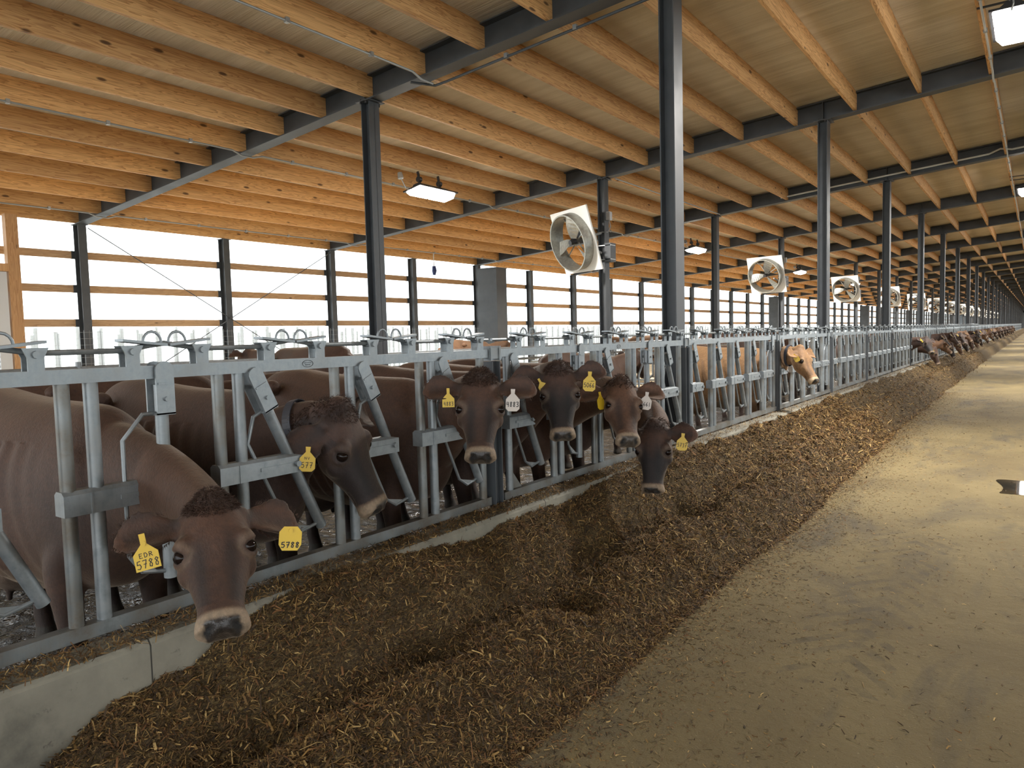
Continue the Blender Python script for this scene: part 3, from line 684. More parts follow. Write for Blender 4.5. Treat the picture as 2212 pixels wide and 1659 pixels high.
# ------------------------------------------------------------------ cows
MCOW = M('cow_coat', rough=.75); 
def _coat():
    n = N(MCOW); a = n.n('Attribute', attribute_name='Col'); c = n.coord((1,1,1)); f = n.noise(c, 55, 4, .7); g = n.noise(c, 6, 4)
    col = n.mix(a.outputs['Color'], n.ramp(f, [(.3,(.72,.72,.72)),(.7,(1.25,1.22,1.18))]), 1.0, 'MULTIPLY'); col = n.mix(col, n.ramp(g, [(.3,(.85,.83,.8)),(.7,(1.1,1.1,1.1))]), 1.0, 'MULTIPLY')
    n.color(col); r = n.math('SUBTRACT', .72, n.math('MULTIPLY', a.outputs['Alpha'], .34)); n.rough(r)
    n.bump(n.math('ADD', f, n.math('MULTIPLY', n.noise(n.coord((160,160,60)), 1, 3), .6)), .45, .006)
    n.b.inputs['Sheen Weight'].default_value = .22; n.b.inputs['Sheen Roughness'].default_value = .4; n.b.inputs['Sheen Tint'].default_value = (.9,.7,.5,1)
_coat()
MEYE = M('cow_eye', (.010,.006,.005), .06, Specular_IOR_Level=.2); MHAIR = M('cow_hair', (.042,.019,.011), .7)
MTAGY = M('yellow_ear_tag', (.58,.38,.02), .45); MTAGW = M('white_ear_tag', (.50,.44,.39), .45); MINK = M('black_ink', (.012,.012,.012), .6); MCOL = M('neck_collar', (.05,.055,.07), .5)
def nv(v): v = np.asarray(v, float); return v/np.linalg.norm(v)
def crom(P, m=4):
    P = np.asarray(P, float); Q = np.vstack([2*P[0]-P[1], P, 2*P[-1]-P[-2]]); out = []
    for i in range(len(P)-1):
        a, b, c, d = Q[i:i+4]
        for k in range(m):
            t = k/m; out.append(.5*((2*b)+(-a+c)*t+(2*a-5*b+4*c-d)*t*t+(-a+3*b-3*c+d)*t**3))
    out.append(P[-1]); return np.array(out)
def loft(b, secs, m=4, n=26, ex=2.2, ridge=0.):
    # secs rows: c(3) r(3) u(3) w hu hd
    A = crom([np.concatenate([np.asarray(s[0],float),np.asarray(s[1],float),np.asarray(s[2],float),[s[3],s[4],s[5]]]) for s in secs], m)
    vs = []
    for row in A:
        c, r, u = row[:3], nv(row[3:6]), row[6:9]; u = nv(u-r*(u@r)); w, hu, hd = np.maximum(row[9:12], .002)
        for k in range(n):
            a = 2*math.pi*k/n; ca, sa = math.cos(a), math.sin(a); x = w*np.sign(ca)*abs(ca)**(2/ex); y = (hu if sa > 0 else hd)*np.sign(sa)*abs(sa)**(2/ex)
            if sa > 0: x *= 1-ridge*sa*sa
            vs.append(c+r*x+u*y)
    L = len(A); b.add(vs, [(i*n+k,i*n+(k+1)%n,(i+1)*n+(k+1)%n,(i+1)*n+k) for i in range(L-1) for k in range(n)]+[tuple(range(n-1,-1,-1)), tuple((L-1)*n+k for k in range(n))])
def TT(t): return t if t < .17 else .17+(t-.17)*.80
HEAD = [(-.090,-.10,.036,.02,.03),(-.076,-.10,.062,.045,.055),(-.045,-.095,.082,.078,.075),(-.01,-.09,.095,.096,.09),(.03,-.09,.103,.101,.097),(.08,-.09,.116,.097,.112),(.14,-.09,.124,.088,.125),(.19,-.095,.120,.079,.125),(.25,-.095,.103,.068,.112),(.32,-.09,.087,.060,.090),(.39,-.086,.075,.054,.072),(.44,-.085,.074,.056,.062),(.475,-.088,.084,.060,.060),(.51,-.092,.083,.052,.054),(.532,-.092,.058,.036,.034)]
def cow_mesh(sp, vox=.011, parts=True):
    """sp: root (x,y,z), heading, P poll, a muzzle dir, n forehead normal, scale, ears, palette -> joined mesh and the head frame"""
    hd = sp.get('heading', 0.); f = np.array([math.cos(hd), math.sin(hd), 0]); lf = np.array([-math.sin(hd), math.cos(hd), 0]); up = np.array([0,0,1.])
    O = np.array(sp['root'], float); s = sp.get('scale', 1.); hs = sp.get('hs', 1.)
    def B(x, y, z): return O+(f*x+lf*y+up*z)*s
    b = MB()
    body = [(.06,.97,.11,.15,.18),(-.04,.94,.19,.28,.30),(-.18,.95,.245,.41,.36),(-.42,.95,.30,.43,.41),(-.72,.95,.355,.435,.45),(-1.02,.95,.345,.455,.43),(-1.26,.98,.30,.45,.38),(-1.45,1.03,.27,.39,.37),(-1.60,1.10,.20,.28,.36),(-1.69,1.12,.10,.15,.26)]
    loft(b, [(B(x,0,z),lf,up,w*s*(sp.get('bw',1) if x < -.2 else 1),hu*s,h2*s) for x,z,w,hu,h2 in body], 4, 32, 2.25, .30)
    for y in (-1,1):
        b.ell(B(-1.30,y*.25,1.31),(.075*s,.06*s,.055*s)); b.ell(B(-1.62,y*.12,1.22),(.06*s,.045*s,.05*s)); b.ell(B(-.18,y*.150,.95),(.17*s,.09*s,.28*s)); b.ell(B(-1.42,y*.17,.95),(.22*s,.11*s,.27*s))
        g = [(-.20,.15,.86,.09,.11),(-.26,.18,.70,.080,.09),(-.24,.18,.52,.058,.06),(-.22,.175,.38,.05,.055),(-.225,.175,.30,.036,.04),(-.225,.175,.20,.034,.038),(-.22,.175,.135,.043,.046),(-.20,.175,.075,.045,.055),(-.195,.175,.035,.056,.07),(-.19,.175,.004,.06,.078)]
        loft(b, [(B(x,y*yy,z),lf,f,w*s,h*s,h*s) for x,yy,z,w,h in g], 3, 14, 2.)
        g = [(-1.38,.19,.98,.13,.19),(-1.30,.21,.76,.10,.15),(-1.42,.20,.62,.06,.09),(-1.53,.19,.51,.045,.062),(-1.51,.185,.42,.04,.048),(-1.49,.185,.27,.037,.042),(-1.475,.185,.15,.045,.048),(-1.45,.185,.08,.045,.055),(-1.44,.185,.035,.056,.07),(-1.435,.185,.004,.06,.078)]
        loft(b, [(B(x,y*yy,z),lf,f,w*s,h*s,h*s) for x,yy,z,w,h in g], 3, 14, 2.)
    b.ell(B(-1.20,0,.56),(.25*s,.19*s,.17*s))
    for x in (-1.12,-1.28):
        for y in (-.09,.09): b.tube([B(x,y,.46),B(x,y,.37)],[.022*s,.013*s],8)
    b.tube(crom([B(-1.68,0,1.26),B(-1.77,0,1.15),B(-1.80,0,.9),B(-1.79,0,.62),B(-1.79,0,.42),B(-1.79,0,.25)],3),[.04,.035,.03,.028,.026,.024,.022,.02,.02,.02,.022,.03,.035,.03,.025,.012],10)
    # head frame
    P = np.array(sp['P'], float); a = nv(sp['a']); n = np.asarray(sp['n'], float); n = nv(n-a*(n@a)); l = np.cross(a, n)
    if l@lf < 0: l = -l
    def H(t, y, h): return P+(a*TT(t)+l*y+n*h)*hs
    loft(b, [(H(t,0,c),l,n,w*hs,hu*hs,h2*hs) for t,c,w,hu,h2 in HEAD], 4, 32, 2.35)
    loft(b, [(H(.06,0,-.17),l,n,.06*hs,.03*hs,.03*hs),(H(.14,0,-.185),l,n,.075*hs,.04*hs,.035*hs),(H(.24,0,-.175),l,n,.055*hs,.04*hs,.028*hs),(H(.36,0,-.15),l,n,.040*hs,.03*hs,.022*hs),(H(.46,0,-.135),l,n,.045*hs,.03*hs,.022*hs),(H(.495,0,-.13),l,n,.034*hs,.02*hs,.014*hs)], 3, 18, 2.2)
    for y in (-1,1):
        b.ell(H(.135,y*.094,-.038),(.036*hs,)*3); b.ell(H(.17,y*.092,-.075),(.04*hs,)*3); b.ell(H(.21,y*.08,-.115),(.05*hs,)*3); b.ell(H(.02,y*.09,-.07),(.034*hs,)*3)
    b.ell(H(-.025,0,-.035),(.058*hs,)*3)
    ears = sp.get('ears', ((1.,-.08,.0),(1.,-.08,.0)))
    EP = []
    for si, e in zip((1,-1), ears):
        d = nv(l*si*e[0]+a*e[1]+n*e[2]); wv = nv(a-d*(a@d)); tv = np.cross(d, wv); tv = tv if tv@n > 0 else -tv
        base = H(.02, si*.085, -.075); Lr = .235*hs; n_ = 22; prof = [(0,.026,.022),(.12,.032,.019),(.26,.056,.013),(.46,.078,.0115),(.68,.080,.011),(.86,.058,.010),(.96,.030,.009),(1.0,.010,.006)]
        prof = [(q_, w_, max(th_, .0125)) for q_, w_, th_ in prof]; pr = crom(prof, 3); vs = []
        for q, w, th in pr:
            for k in range(n_):
                an = 2*math.pi*k/n_; x = w*math.cos(an); cup = .55*x*x/.066*min(1,q*2.2); vs.append(base+d*(q*Lr)+(wv*x+tv*(cup+th*math.copysign(abs(math.sin(an))**.55, math.sin(an))-.012*q))*hs)
        L = len(pr); b.add(vs, [(i*n_+k,i*n_+(k+1)%n_,(i+1)*n_+(k+1)%n_,(i+1)*n_+k) for i in range(L-1) for k in range(n_)]+[tuple(range(n_-1,-1,-1)), tuple((L-1)*n_+k for k in range(n_))])
        EP.append((base, d, wv, tv, Lr))
    # neck
    H0 = H(.045,0,-.115); C0 = B(-.22,0,1.02); tin = nv(a*.55+n*.45); dist = np.linalg.norm(H0-C0)
    c1 = C0+(f*.40+up*.12)*s*min(1,dist); c2 = H0-tin*dist*.30
    if 'mid' in sp: c2 = np.array(sp['mid'], float)
    secs = []
    for i, t in enumerate(np.linspace(0,1,7)):
        c = (1-t)**3*C0+3*(1-t)**2*t*c1+3*(1-t)*t*t*c2+t**3*H0; dt = nv(3*(1-t)**2*(c1-C0)+6*(1-t)*t*(c2-c1)+3*t*t*(H0-c2))
        r = nv(lf*(1-t)+l*t); u = nv(np.cross(dt, r)); u = u if u@(up*(1-t)+n*t) > 0 else -u
        w = np.interp(t,[0,.3,.6,1],[.20,.135,.105,.088]); hu = np.interp(t,[0,.3,.6,1],[.30,.20,.135,.10]); h2 = np.interp(t,[0,.3,.6,1],[.34,.25,.17,.11]); k = s*(1-t)+hs*t
        secs.append((c, r, u, w*k, hu*k, h2*k))
    loft(b, secs, 4, 28, 2.1, .25)
    me0 = b.mesh('tmp', None); o = bpy.data.objects.new('tmp', me0); COL.objects.link(o)
    m = o.modifiers.new('r','REMESH'); m.mode = 'VOXEL'; m.voxel_size = vox; m2 = o.modifiers.new('s','SMOOTH'); m2.factor = .5; m2.iterations = max(3, int(.055/vox))
    dg = bpy.context.evaluated_depsgraph_get(); dg.update(); me = bpy.data.meshes.new_from_object(o.evaluated_get(dg)); bpy.data.objects.remove(o); bpy.data.meshes.remove(me0)
    # a second, stronger smoothing on the trunk and neck only
    nvt = len(me.vertices); V = np.empty(nvt*3, np.float32); me.vertices.foreach_get('co', V); V = V.reshape(-1,3); D = (V-O)/s; hx_ = (V-P)@a; trunk = ((D@f) < .12)&(D[:,2] > .42)&~((D@f < -1.62))
    dP = np.linalg.norm(V-P, axis=1) > .34*hs; trunk = trunk&dP; o = bpy.data.objects.new('tmp', me); COL.objects.link(o); vg = o.vertex_groups.new(name='trunk'); vg.add(np.nonzero(trunk)[0].tolist(), 1.0, 'REPLACE')
    m2 = o.modifiers.new('s','SMOOTH'); m2.factor = .6; m2.iterations = int(.26/vox); m2.vertex_group = 'trunk'; dg = bpy.context.evaluated_depsgraph_get(); dg.update(); me2 = bpy.data.meshes.new_from_object(o.evaluated_get(dg)); bpy.data.objects.remove(o); bpy.data.meshes.remove(me); me = me2
    nvt = len(me.vertices); V = np.empty(nvt*3, np.float32); me.vertices.foreach_get('co', V); V = V.reshape(-1,3).astype(float); Nn = np.empty(nvt*3, np.float32); me.vertices.foreach_get('normal', Nn); Nn = Nn.reshape(-1,3).astype(float)
    rel = (V-P)/hs; T, Y, Hh = rel@a, rel@l, rel@n; T = np.where(T > .17, .17+(T-.17)/.80, T); D = (V-O)/s; bx, by, bz = D@f, D@lf, D[:,2]
    inhead = (T > -.09)&(T < .56)&(np.abs(Y) < .135)&(Hh > -.24)&(Hh < .05)
    head_w = np.where(inhead, np.clip((T+.09)/.06, 0, 1), 0)
    # facial shaping
    for sy in (1,-1):
        de = np.sqrt((T-.168)**2+(Y-sy*.116)**2+(Hh+.052)**2); V += Nn*((.007*np.exp(-((de-.034)/.009)**2)-.008*np.exp(-(de/.018)**2))*hs)[:,None]*inhead[:,None]
        dn = np.sqrt(((T-.515)/.9)**2+((Y-sy*(.047-.25*(Hh+.075)))/1.0)**2+((Hh+.075)/1.7)**2); V -= Nn*(.026*np.exp(-(dn/.015)**2)*hs)[:,None]*inhead[:,None]; V += Nn*(.005*np.exp(-((dn-.030)/.010)**2)*hs)[:,None]*inhead[:,None]
    mouth = np.exp(-((Hh+.128)/.005)**2)*(T > .37)*inhead; V -= Nn*(.008*mouth*hs)[:,None]
    # ribs and belly creases
    rib = (bx > -1.15)&(bx < -.3)&(bz > .6)&(bz < 1.22)&(np.abs(by) > .15); V += Nn*(.007*np.sin((bx+.25*bz)*2*math.pi/.105)*np.exp(-((bx+.75)/.3)**2)*rib*sp.get('ribs',1))[:,None]
    # neck wrinkles
    me.vertices.foreach_set('co', V.ravel().astype(np.float32)); me.update()
    # coat
    pal = sp['pal']; base = np.array(pal['base']); dark = np.array(pal['dark']); mask = pal.get('mask', .3); pale = np.array(pal.get('pale', (.34,.24,.15)))
    C = np.tile(base, (nvt,1)); Al = np.zeros(nvt)
    def mixc(w, col):
        nonlocal C
        w = np.clip(w, 0, 1)[:,None]; C = C*(1-w)+np.array(col)*w
    nz = fbm(V[:,0]*5+V[:,2]*3, V[:,1]*5+V[:,2]*4, 3)
    mixc(np.clip((.75-bz)/.3,0,1)*(1-head_w)*(bx < .1)*.0+0, dark)
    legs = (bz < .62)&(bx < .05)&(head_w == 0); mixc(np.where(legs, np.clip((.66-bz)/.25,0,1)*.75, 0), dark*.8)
    belly = np.exp(-((bz-.58)/.10)**2)*(np.abs(by) < .26)*(bx < -.3)*(bx > -1.45); mixc(belly*.55*(head_w == 0), pale*.75)
    sh = np.exp(-(((bx+.12)/.26)**2+((bz-.85)/.3)**2)); mixc(sh*.5*(head_w == 0)*pal.get('shoulder',1), dark)
    mixc(.35*np.clip(nz-.45,0,1)*3*(head_w == 0), dark)
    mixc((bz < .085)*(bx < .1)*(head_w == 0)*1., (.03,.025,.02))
    # face
    fr = head_w; mixc(fr*mask*np.clip((T-.05)/.2,0,1)*(T < .45), dark)
    side = np.exp(-((np.abs(Y)-.05)/.025)**2)*np.clip((T-.1)/.1,0,1)*(T < .42)*(Hh > -.13); mixc(fr*side*.85*min(1,.55+mask), dark*.45)
    mixc(fr*np.exp(-(((T-.10)/.05)**2+((np.abs(Y)-.0)/.06)**2))*.0, dark)
    mixc(fr*np.exp(-((T+.01)/.05)**2)*.6, dark*.8)
    for sy in (1,-1):
        de = np.sqrt((T-.168)**2+(Y-sy*.116)**2+(Hh+.052)**2); mixc(fr*np.exp(-((de-.047)/.010)**2)*pal.get('ring',.3), pale); mixc(fr*(de < .028), (.02,.014,.012))
    mz = np.clip((T-.448)/.018,0,1)*fr; mixc(mz, pale*1.05)
    pad = np.clip((T-.484)/.010,0,1)*fr*np.clip((Hh+.122)/.008,0,1)*np.clip((.056-np.abs(Y))/.006,0,1); mixc(pad, pal.get('nose',(.018,.015,.014))); Al = np.maximum(Al, pad)
    for sy in (1,-1):
        dn = np.sqrt((T-.515)**2+(Y-sy*(.047-.25*(Hh+.075)))**2+((Hh+.075)/1.7)**2); mixc(fr*np.clip((.021-dn)/.005,0,1), (.004,.004,.004)); Al = Al*(1-(dn < .022))
    mixc(mouth, (.02,.012,.01))
    ear = (np.abs(Y) > .115)&(T > -.14)&(T < .2)&(np.abs(Hh) < .25)&(bx > -.15); q = np.clip((np.abs(Y)-.12)/.05,0,1)*ear
    mixc(q*.5, base*1.25); inner = np.zeros(nvt)
    for base_e, d, wv, tv, Lr in EP:
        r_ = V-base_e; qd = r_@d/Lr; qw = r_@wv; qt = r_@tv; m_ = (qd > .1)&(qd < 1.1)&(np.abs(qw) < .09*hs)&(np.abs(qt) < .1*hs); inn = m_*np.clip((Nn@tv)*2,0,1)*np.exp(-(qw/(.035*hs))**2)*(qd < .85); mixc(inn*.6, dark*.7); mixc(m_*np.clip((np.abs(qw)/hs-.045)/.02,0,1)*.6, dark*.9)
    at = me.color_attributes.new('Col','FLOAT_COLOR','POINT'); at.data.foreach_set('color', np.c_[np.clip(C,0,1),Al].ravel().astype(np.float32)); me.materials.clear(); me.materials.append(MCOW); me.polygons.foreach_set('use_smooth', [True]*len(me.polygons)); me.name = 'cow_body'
    return me, dict(H=H, l=l, a=a, n=n, P=P, hs=hs, ears=EP, B=B, lf=lf, f=f, s=s, neck=secs, V=V, N=Nn, T=T, Y=Y, HD=inhead|(T > -.12)&(T < .1)&(np.abs(Y) < .11)&(Hh > -.12)&(Hh < .06))
def hair_strands(n, pos, dirs, L, w, name):
    vs = []; fs = []
    for i in range(n):
        p = pos[i]; d = nv(dirs[i]); sd = nv(np.cross(d, RNG.normal(size=3))); cur = RNG.normal(0,.35,3)
        q = [p, p+d*L[i]*.5+cur*L[i]*.12, p+nv(d+cur*.6+np.array([0,0,-.35]))*L[i]]; k = len(vs)
        vs += [q[0]-sd*w, q[0]+sd*w, q[1]+sd*w*.8, q[1]-sd*w*.8, q[2]]; fs += [(k,k+1,k+2,k+3),(k+3,k+2,k+4)]
    b = MB(); b.add(vs, fs); return b.mesh(name, MHAIR, fix=False)
# stroke lettering
GL = {'0':[[(.5,1),(.1,.75),(.1,.25),(.5,0),(.9,.25),(.9,.75),(.5,1)]],'1':[[(.5,1),(.5,0)]],'3':[[(.1,.95),(.75,1),(.85,.75),(.4,.55),(.9,.4),(.75,.05),(.1,.05)]],'4':[[(.25,1),(.1,.45),(.85,.5)],[(.75,.95),(.7,0)]],
 '5':[[(.85,1),(.25,.95),(.15,.55),(.7,.6),(.9,.3),(.6,.02),(.1,.08)]],'6':[[(.7,1),(.2,.6),(.1,.2),(.5,0),(.85,.25),(.5,.48),(.15,.3)]],'7':[[(.1,.95),(.9,1),(.4,0)],[(.25,.5),(.8,.52)]],
 '8':[[(.85,.85),(.5,1),(.2,.8),(.75,.35),(.6,.03),(.2,.1),(.25,.4),(.85,.85)]],'9':[[(.85,.8),(.45,1),(.15,.75),(.5,.52),(.85,.8),(.7,0)]],
 'E':[[(.85,1),(.15,1),(.15,0),(.85,0)],[(.15,.5),(.7,.52)]],'D':[[(.15,0),(.15,1),(.6,.95),(.9,.5),(.6,.05),(.15,0)]],'R':[[(.15,0),(.15,1),(.7,.95),(.75,.6),(.15,.5)],[(.4,.5),(.9,0)]],'N':[[(.1,0),(.15,1),(.85,0),(.9,1)]],'V':[[(.1,1),(.5,0),(.9,1)]]}
def text_mesh(txt, x0, y0, w, h, thick, z=.0022):
    b = MB()
    for i, ch in enumerate(txt):
        for st in GL.get(ch, []):
            for (p, q) in zip(st[:-1], st[1:]):
                A = np.array([x0+(i+.08+p[0]*.8)*w, y0+p[1]*h]); B_ = np.array([x0+(i+.08+q[0]*.8)*w, y0+q[1]*h]); d = (B_-A)/(np.linalg.norm(B_-A)+1e-9); s_ = np.array([-d[1],d[0]])*thick/2; e = d*thick*.3
                C4 = [A-s_-e, A+s_-e, B_+s_+e, B_-s_+e]; b.add([(c[0],c[1],z) for c in C4]+[(c[0],c[1],z-.0008) for c in C4],[(0,1,2,3),(4,7,6,5),(0,4,5,1),(1,5,6,2),(2,6,7,3),(3,7,4,0)])
    return b.mesh('lettering', MINK)
TAGP = {'drop': [(-.012,.055),(-.010,.030),(-.037,.0),(-.037,-.050),(-.022,-.064),(.022,-.064),(.037,-.050),(.037,.0),(.010,.030),(.012,.055)],
        'oct': [(-.022,.040),(-.037,.022),(-.037,-.020),(-.025,-.040),(.025,-.040),(.037,-.020),(.037,.022),(.022,.040)],
        'house': [(-.009,.062),(-.009,.028),(-.037,-.002),(-.037,-.055),(.037,-.055),(.037,-.002),(.009,.028),(.009,.062)]}
def ear_tag(parent, pos, shape, mat, lines, face, size=1., upv=(0,0,1), name='ear_tag', turn=0.):
    z = nv(face); u = nv(np.asarray(upv, float)-z*(np.asarray(upv, float)@z)); x = np.cross(u, z)
    if turn: c, s_ = math.cos(turn), math.sin(turn); x, u = x*c+u*s_, -x*s_+u*c
    P = [(p[0]*size,p[1]*size) for p in TAGP[shape]]; b = MB(); b.prism(P,2,-.0015,.0015); b.tube([(0,.030*size if shape != 'oct' else .025,.0015),(0,.030*size if shape != 'oct' else .025,.007)],.007,10)
    o = link(name, b.mesh(name, mat), parent); mw = Matrix(((x[0],u[0],z[0],pos[0]),(x[1],u[1],z[1],pos[1]),(x[2],u[2],z[2],pos[2]),(0,0,0,1)))
    o.matrix_local = Matrix.Translation(-Vector(parent.location)) @ mw
    for (t, x0, y0, w, h, th) in lines: link('lettering', text_mesh(t, x0*size, y0*size, w*size, h*size, th*size), o)
    return o
def build_cow(sp):
    me, h = cow_mesh(sp, sp.get('vox', .011)); root = sp['root']
    t = thing('cow', tuple(root), sp['label'], 'cow'); off = -np.array(root, float)
    V = h['V']+off; me.vertices.foreach_set('co', V.ravel().astype(np.float32)); me.update()
    bd = link('body', me, t); hs = h['hs']
    for sy in (1,-1):
        e = MB().ell((0,0,0),(.0255*hs,)*3, 24, 14).mesh('eye', MEYE, True); eo = link('eye', e, t); eo.location = tuple(h['H'](.168, sy*.108, -.052)+off)
    nh = sp.get('hair', 0)
    if nh:
        ok = h['HD']&(h['T'] > -.105)&(h['T'] < .060-.045*(np.abs(h['Y'])/.09)**2)&(np.abs(h['Y']) < .090)&((h['N']@h['n']) > -.1); ids = np.nonzero(ok)[0]
        ids = RNG.choice(ids, nh*3); pos = h['V'][ids]-h['N'][ids]*.002+off; sg = np.sign(h['Y'][ids])[:,None]
        dirs = h['N'][ids]*.70+h['a']*.42+h['l']*sg*.30+RNG.normal(0,.28,(len(ids),3)); LL = RNG.uniform(.014,.034,len(ids))*hs*np.clip(1.2-np.clip((h['T'][ids]-.0)/.09,0,1),.5,1)
        link('forelock', hair_strands(len(ids), pos, dirs, LL*(.75 if nh > 1000 else 1.0), .0010 if nh > 1000 else .0014, 'forelock'), t)
        for be, d, wv, tv, Lr in h['ears']:
            pos = []; dirs = []
            for i in range(nh//4):
                q = RNG.uniform(.25,1.0); sd = RNG.choice([-1,1]); w = np.interp(q,[.26,.46,.68,.86,1],[.054,.076,.078,.056,.012])*hs; pos.append(be+d*q*Lr+wv*sd*w+tv*(.014*hs)+off); dirs.append(wv*sd*.8+d*.5*q+tv*.3+RNG.normal(0,.2,3))
            link('ear_hair', hair_strands(len(pos), pos, dirs, RNG.uniform(.010,.024,len(pos))*hs, .0008, 'ear_hair'), t)
    if sp.get('collar') is not None:
        i = sp['collar']; c, r, u, w, hu, h2 = h['neck'][i]; c2 = h['neck'][i+1][0] if i < 6 else c+(c-h['neck'][i-1][0]); dt = nv(c2-c); b = MB(); n_ = 40; vs = []; g = .010
        for zz, gg in ((-.022,g),(.022,g),(.022,g+.005),(-.022,g+.005)):
            for k in range(n_):
                an = 2*math.pi*k/n_; ca, sa = math.cos(an), math.sin(an); x = (w+gg)*np.sign(ca)*abs(ca)**(2/2.1); y = ((hu if sa > 0 else h2)+gg)*np.sign(sa)*abs(sa)**(2/2.1); x *= (1-.25*sa*sa) if sa > 0 else 1; vs.append(c+r*x+u*y+dt*zz+off)
        b.add(vs, [(j*n_+k,((j+1)%4)*n_+k,((j+1)%4)*n_+(k+1)%n_,j*n_+(k+1)%n_) for j in range(4) for k in range(n_)]); link('collar', b.mesh('collar', MCOL), t)
    for tg in sp.get('tags', []):
        be, d, wv, tv, Lr = h['ears'][tg['ear']]; face = nv(np.array([0,0,CAMZ])-be) if tg.get('face') is None else tg['face']
        pos = be+d*Lr*tg.get('q',.55)+wv*tg.get('dw',.03)+np.asarray(face)*tg.get('df',.045)+np.array(tg.get('d',(0,0,0)))+off
        ear_tag(t, pos-off, tg['shape'], tg['mat'], tg['lines'], face, tg.get('size',1.), turn=tg.get('turn',0))
    return t
D5788 = ('5788',-.034,-.045,.017,.024,.003); 
BR = dict(base=(.064,.029,.0165), dark=(.017,.010,.008), pale=(.22,.165,.115)); 
def pal(**k): d = dict(BR); d.update(k); return d
def camv(x, y, z): return c_rt*x+c_up*y-fw*z     # direction given as right, up, toward the viewer at the picture centre (used for head poses)
def lookframe(p):      # right, up, toward-the-viewer axes at a place in the barn
    z = nv(np.array([0,0,CAMZ])-np.array(p)); x = nv(np.cross(np.array([0,0,1.]), z)); return x, np.cross(z, x), z
def pose(p, a, n):
    X, U, Z = lookframe(p); return X*a[0]+U*a[1]+Z*a[2], X*n[0]+U*n[1]+Z*n[2]
COWS = []
def C_(name, root, P, a, n, **k):
    aa, nn = pose(P, a, n); d = dict(root=root, P=P, a=aa, n=nn); d.update(k); COWS.append(d)
YT = dict(shape='drop', mat=MTAGY)
C_('A', (-3.02,1.50,0), tuple(np.array((-2.13,1.27,1.14))+c_rt*.024-c_up*.020), (.03,-.80,.60), (-.04,.60,.80), hs=.90, vox=.0085, hair=1600, pal=pal(mask=.28), ears=((1,.10,-.45),(1,.22,.05)),
   label='brown cow tagged 5788, nearest one, head low over the curb', tags=[dict(ear=0, shape='oct', mat=MTAGY, lines=[('5788',-.030,-.030,.0155,.018,.0034)], q=.80, dw=.055, df=.075, size=.95, turn=-.12), dict(ear=1, shape='house', mat=MTAGY, lines=[('EDR',-.022,-.014,.0145,.014,.0022),('5788',-.034,-.048,.0175,.026,.0026)], q=.62, dw=.055, turn=.16, size=.92)])
C_('B', (-3.05,2.25,0), (-2.68,2.36,1.285), (.38,-.92,.02), (.80,.28,.52), hs=1.10, vox=.009, hair=500, pal=pal(base=(.058,.029,.020), dark=(.013,.010,.011), mask=.85, ring=.1), ears=((1,.1,-.1),(.8,.30,-.72)), collar=4,
   label='dark-faced cow tagged 577 turning its head down to the right', tags=[dict(ear=1, shape='drop', mat=MTAGY, lines=[('NV',-.016,-.006,.014,.012,.002),('577',-.030,-.046,.019,.026,.003)], q=.62, dw=.06, turn=-.1, size=.95)])
C_('C', (-3.02,3.38,0), tuple(np.array((-2.37,3.03,1.405))-c_rt*.02), (-.02,-.86,.50), (0,.50,.86), hs=.96, vox=.009, hair=900, pal=pal(mask=.45), ears=((1,.16,.1),(1,.16,.1)),
   label='brown cow with a white 4883 tag facing the camera', tags=[dict(ear=0, shape='drop', mat=MTAGW, lines=[('4883',-.034,-.040,.017,.026,.0036)], q=.45, dw=.06, size=.98, turn=-.05), dict(ear=1, shape='house', mat=MTAGY, lines=[('4883',-.030,-.046,.0155,.024,.003)], q=.42, dw=.05, size=.85)])
C_('D', (-3.05,4.12,0), tuple(np.array((-2.36,3.735,1.415))+c_rt*.012), (.04,-.90,.44), (0,.44,.90), hs=.92, vox=.0095, hair=500, pal=pal(base=(.065,.031,.020), dark=(.012,.010,.011), mask=.9, nose=(.035,.03,.027)), ears=((1,-.04,.1),(1,-.0,.1)),
   label='dark-faced cow with a yellow 5066 tag facing the camera', tags=[dict(ear=0, shape='drop', mat=MTAGY, lines=[('5066',-.033,-.040,.0165,.026,.0034)], q=.48, dw=.045, size=1.0, turn=-.08), dict(ear=1, shape='house', mat=MTAGY, lines=[('5066',-.030,-.04,.015,.022,.003)], q=.12, dw=.05, size=.75, turn=.5)])
C_('E', (-3.08,4.76,0), (-2.15,4.19,1.31), (.12,-.79,.60), (.26,.58,.76), hs=.92, vox=.0095, hair=400, pal=pal(base=(.105,.050,.028), mask=.25, nose=(.05,.042,.036)), ears=((1,.16,.1),(1,.3,-.1)),
   label='brown cow with a pale 5661 tag, muzzle raised', tags=[dict(ear=0, shape='drop', mat=MTAGW, lines=[('5661',-.033,-.040,.0165,.026,.0034)], q=.42, dw=.055, size=.95, turn=-.15), dict(ear=1, shape='drop', mat=MTAGY, lines=[], q=.5, dw=.05, size=.95, face=(.75,-.1,.1))])
C_('F', (-3.08,5.40,0), tuple(np.array((-2.16,4.73,.955))-c_rt*.04), (-.06,-.97,.20), (-.30,.20,.93), hs=.98, vox=.010, hair=200, pal=pal(base=(.075,.036,.023), dark=(.012,.010,.011), mask=.9), ears=((1,.12,.1),(1,.12,-.1)), 
   label='dark cow tagged 5737 eating with its head down in the feed', tags=[dict(ear=0, shape='drop', mat=MTAGY, lines=[('5737',-.033,-.040,.0165,.026,.0032)], q=.55, dw=.05, size=1.0, turn=-.12)])
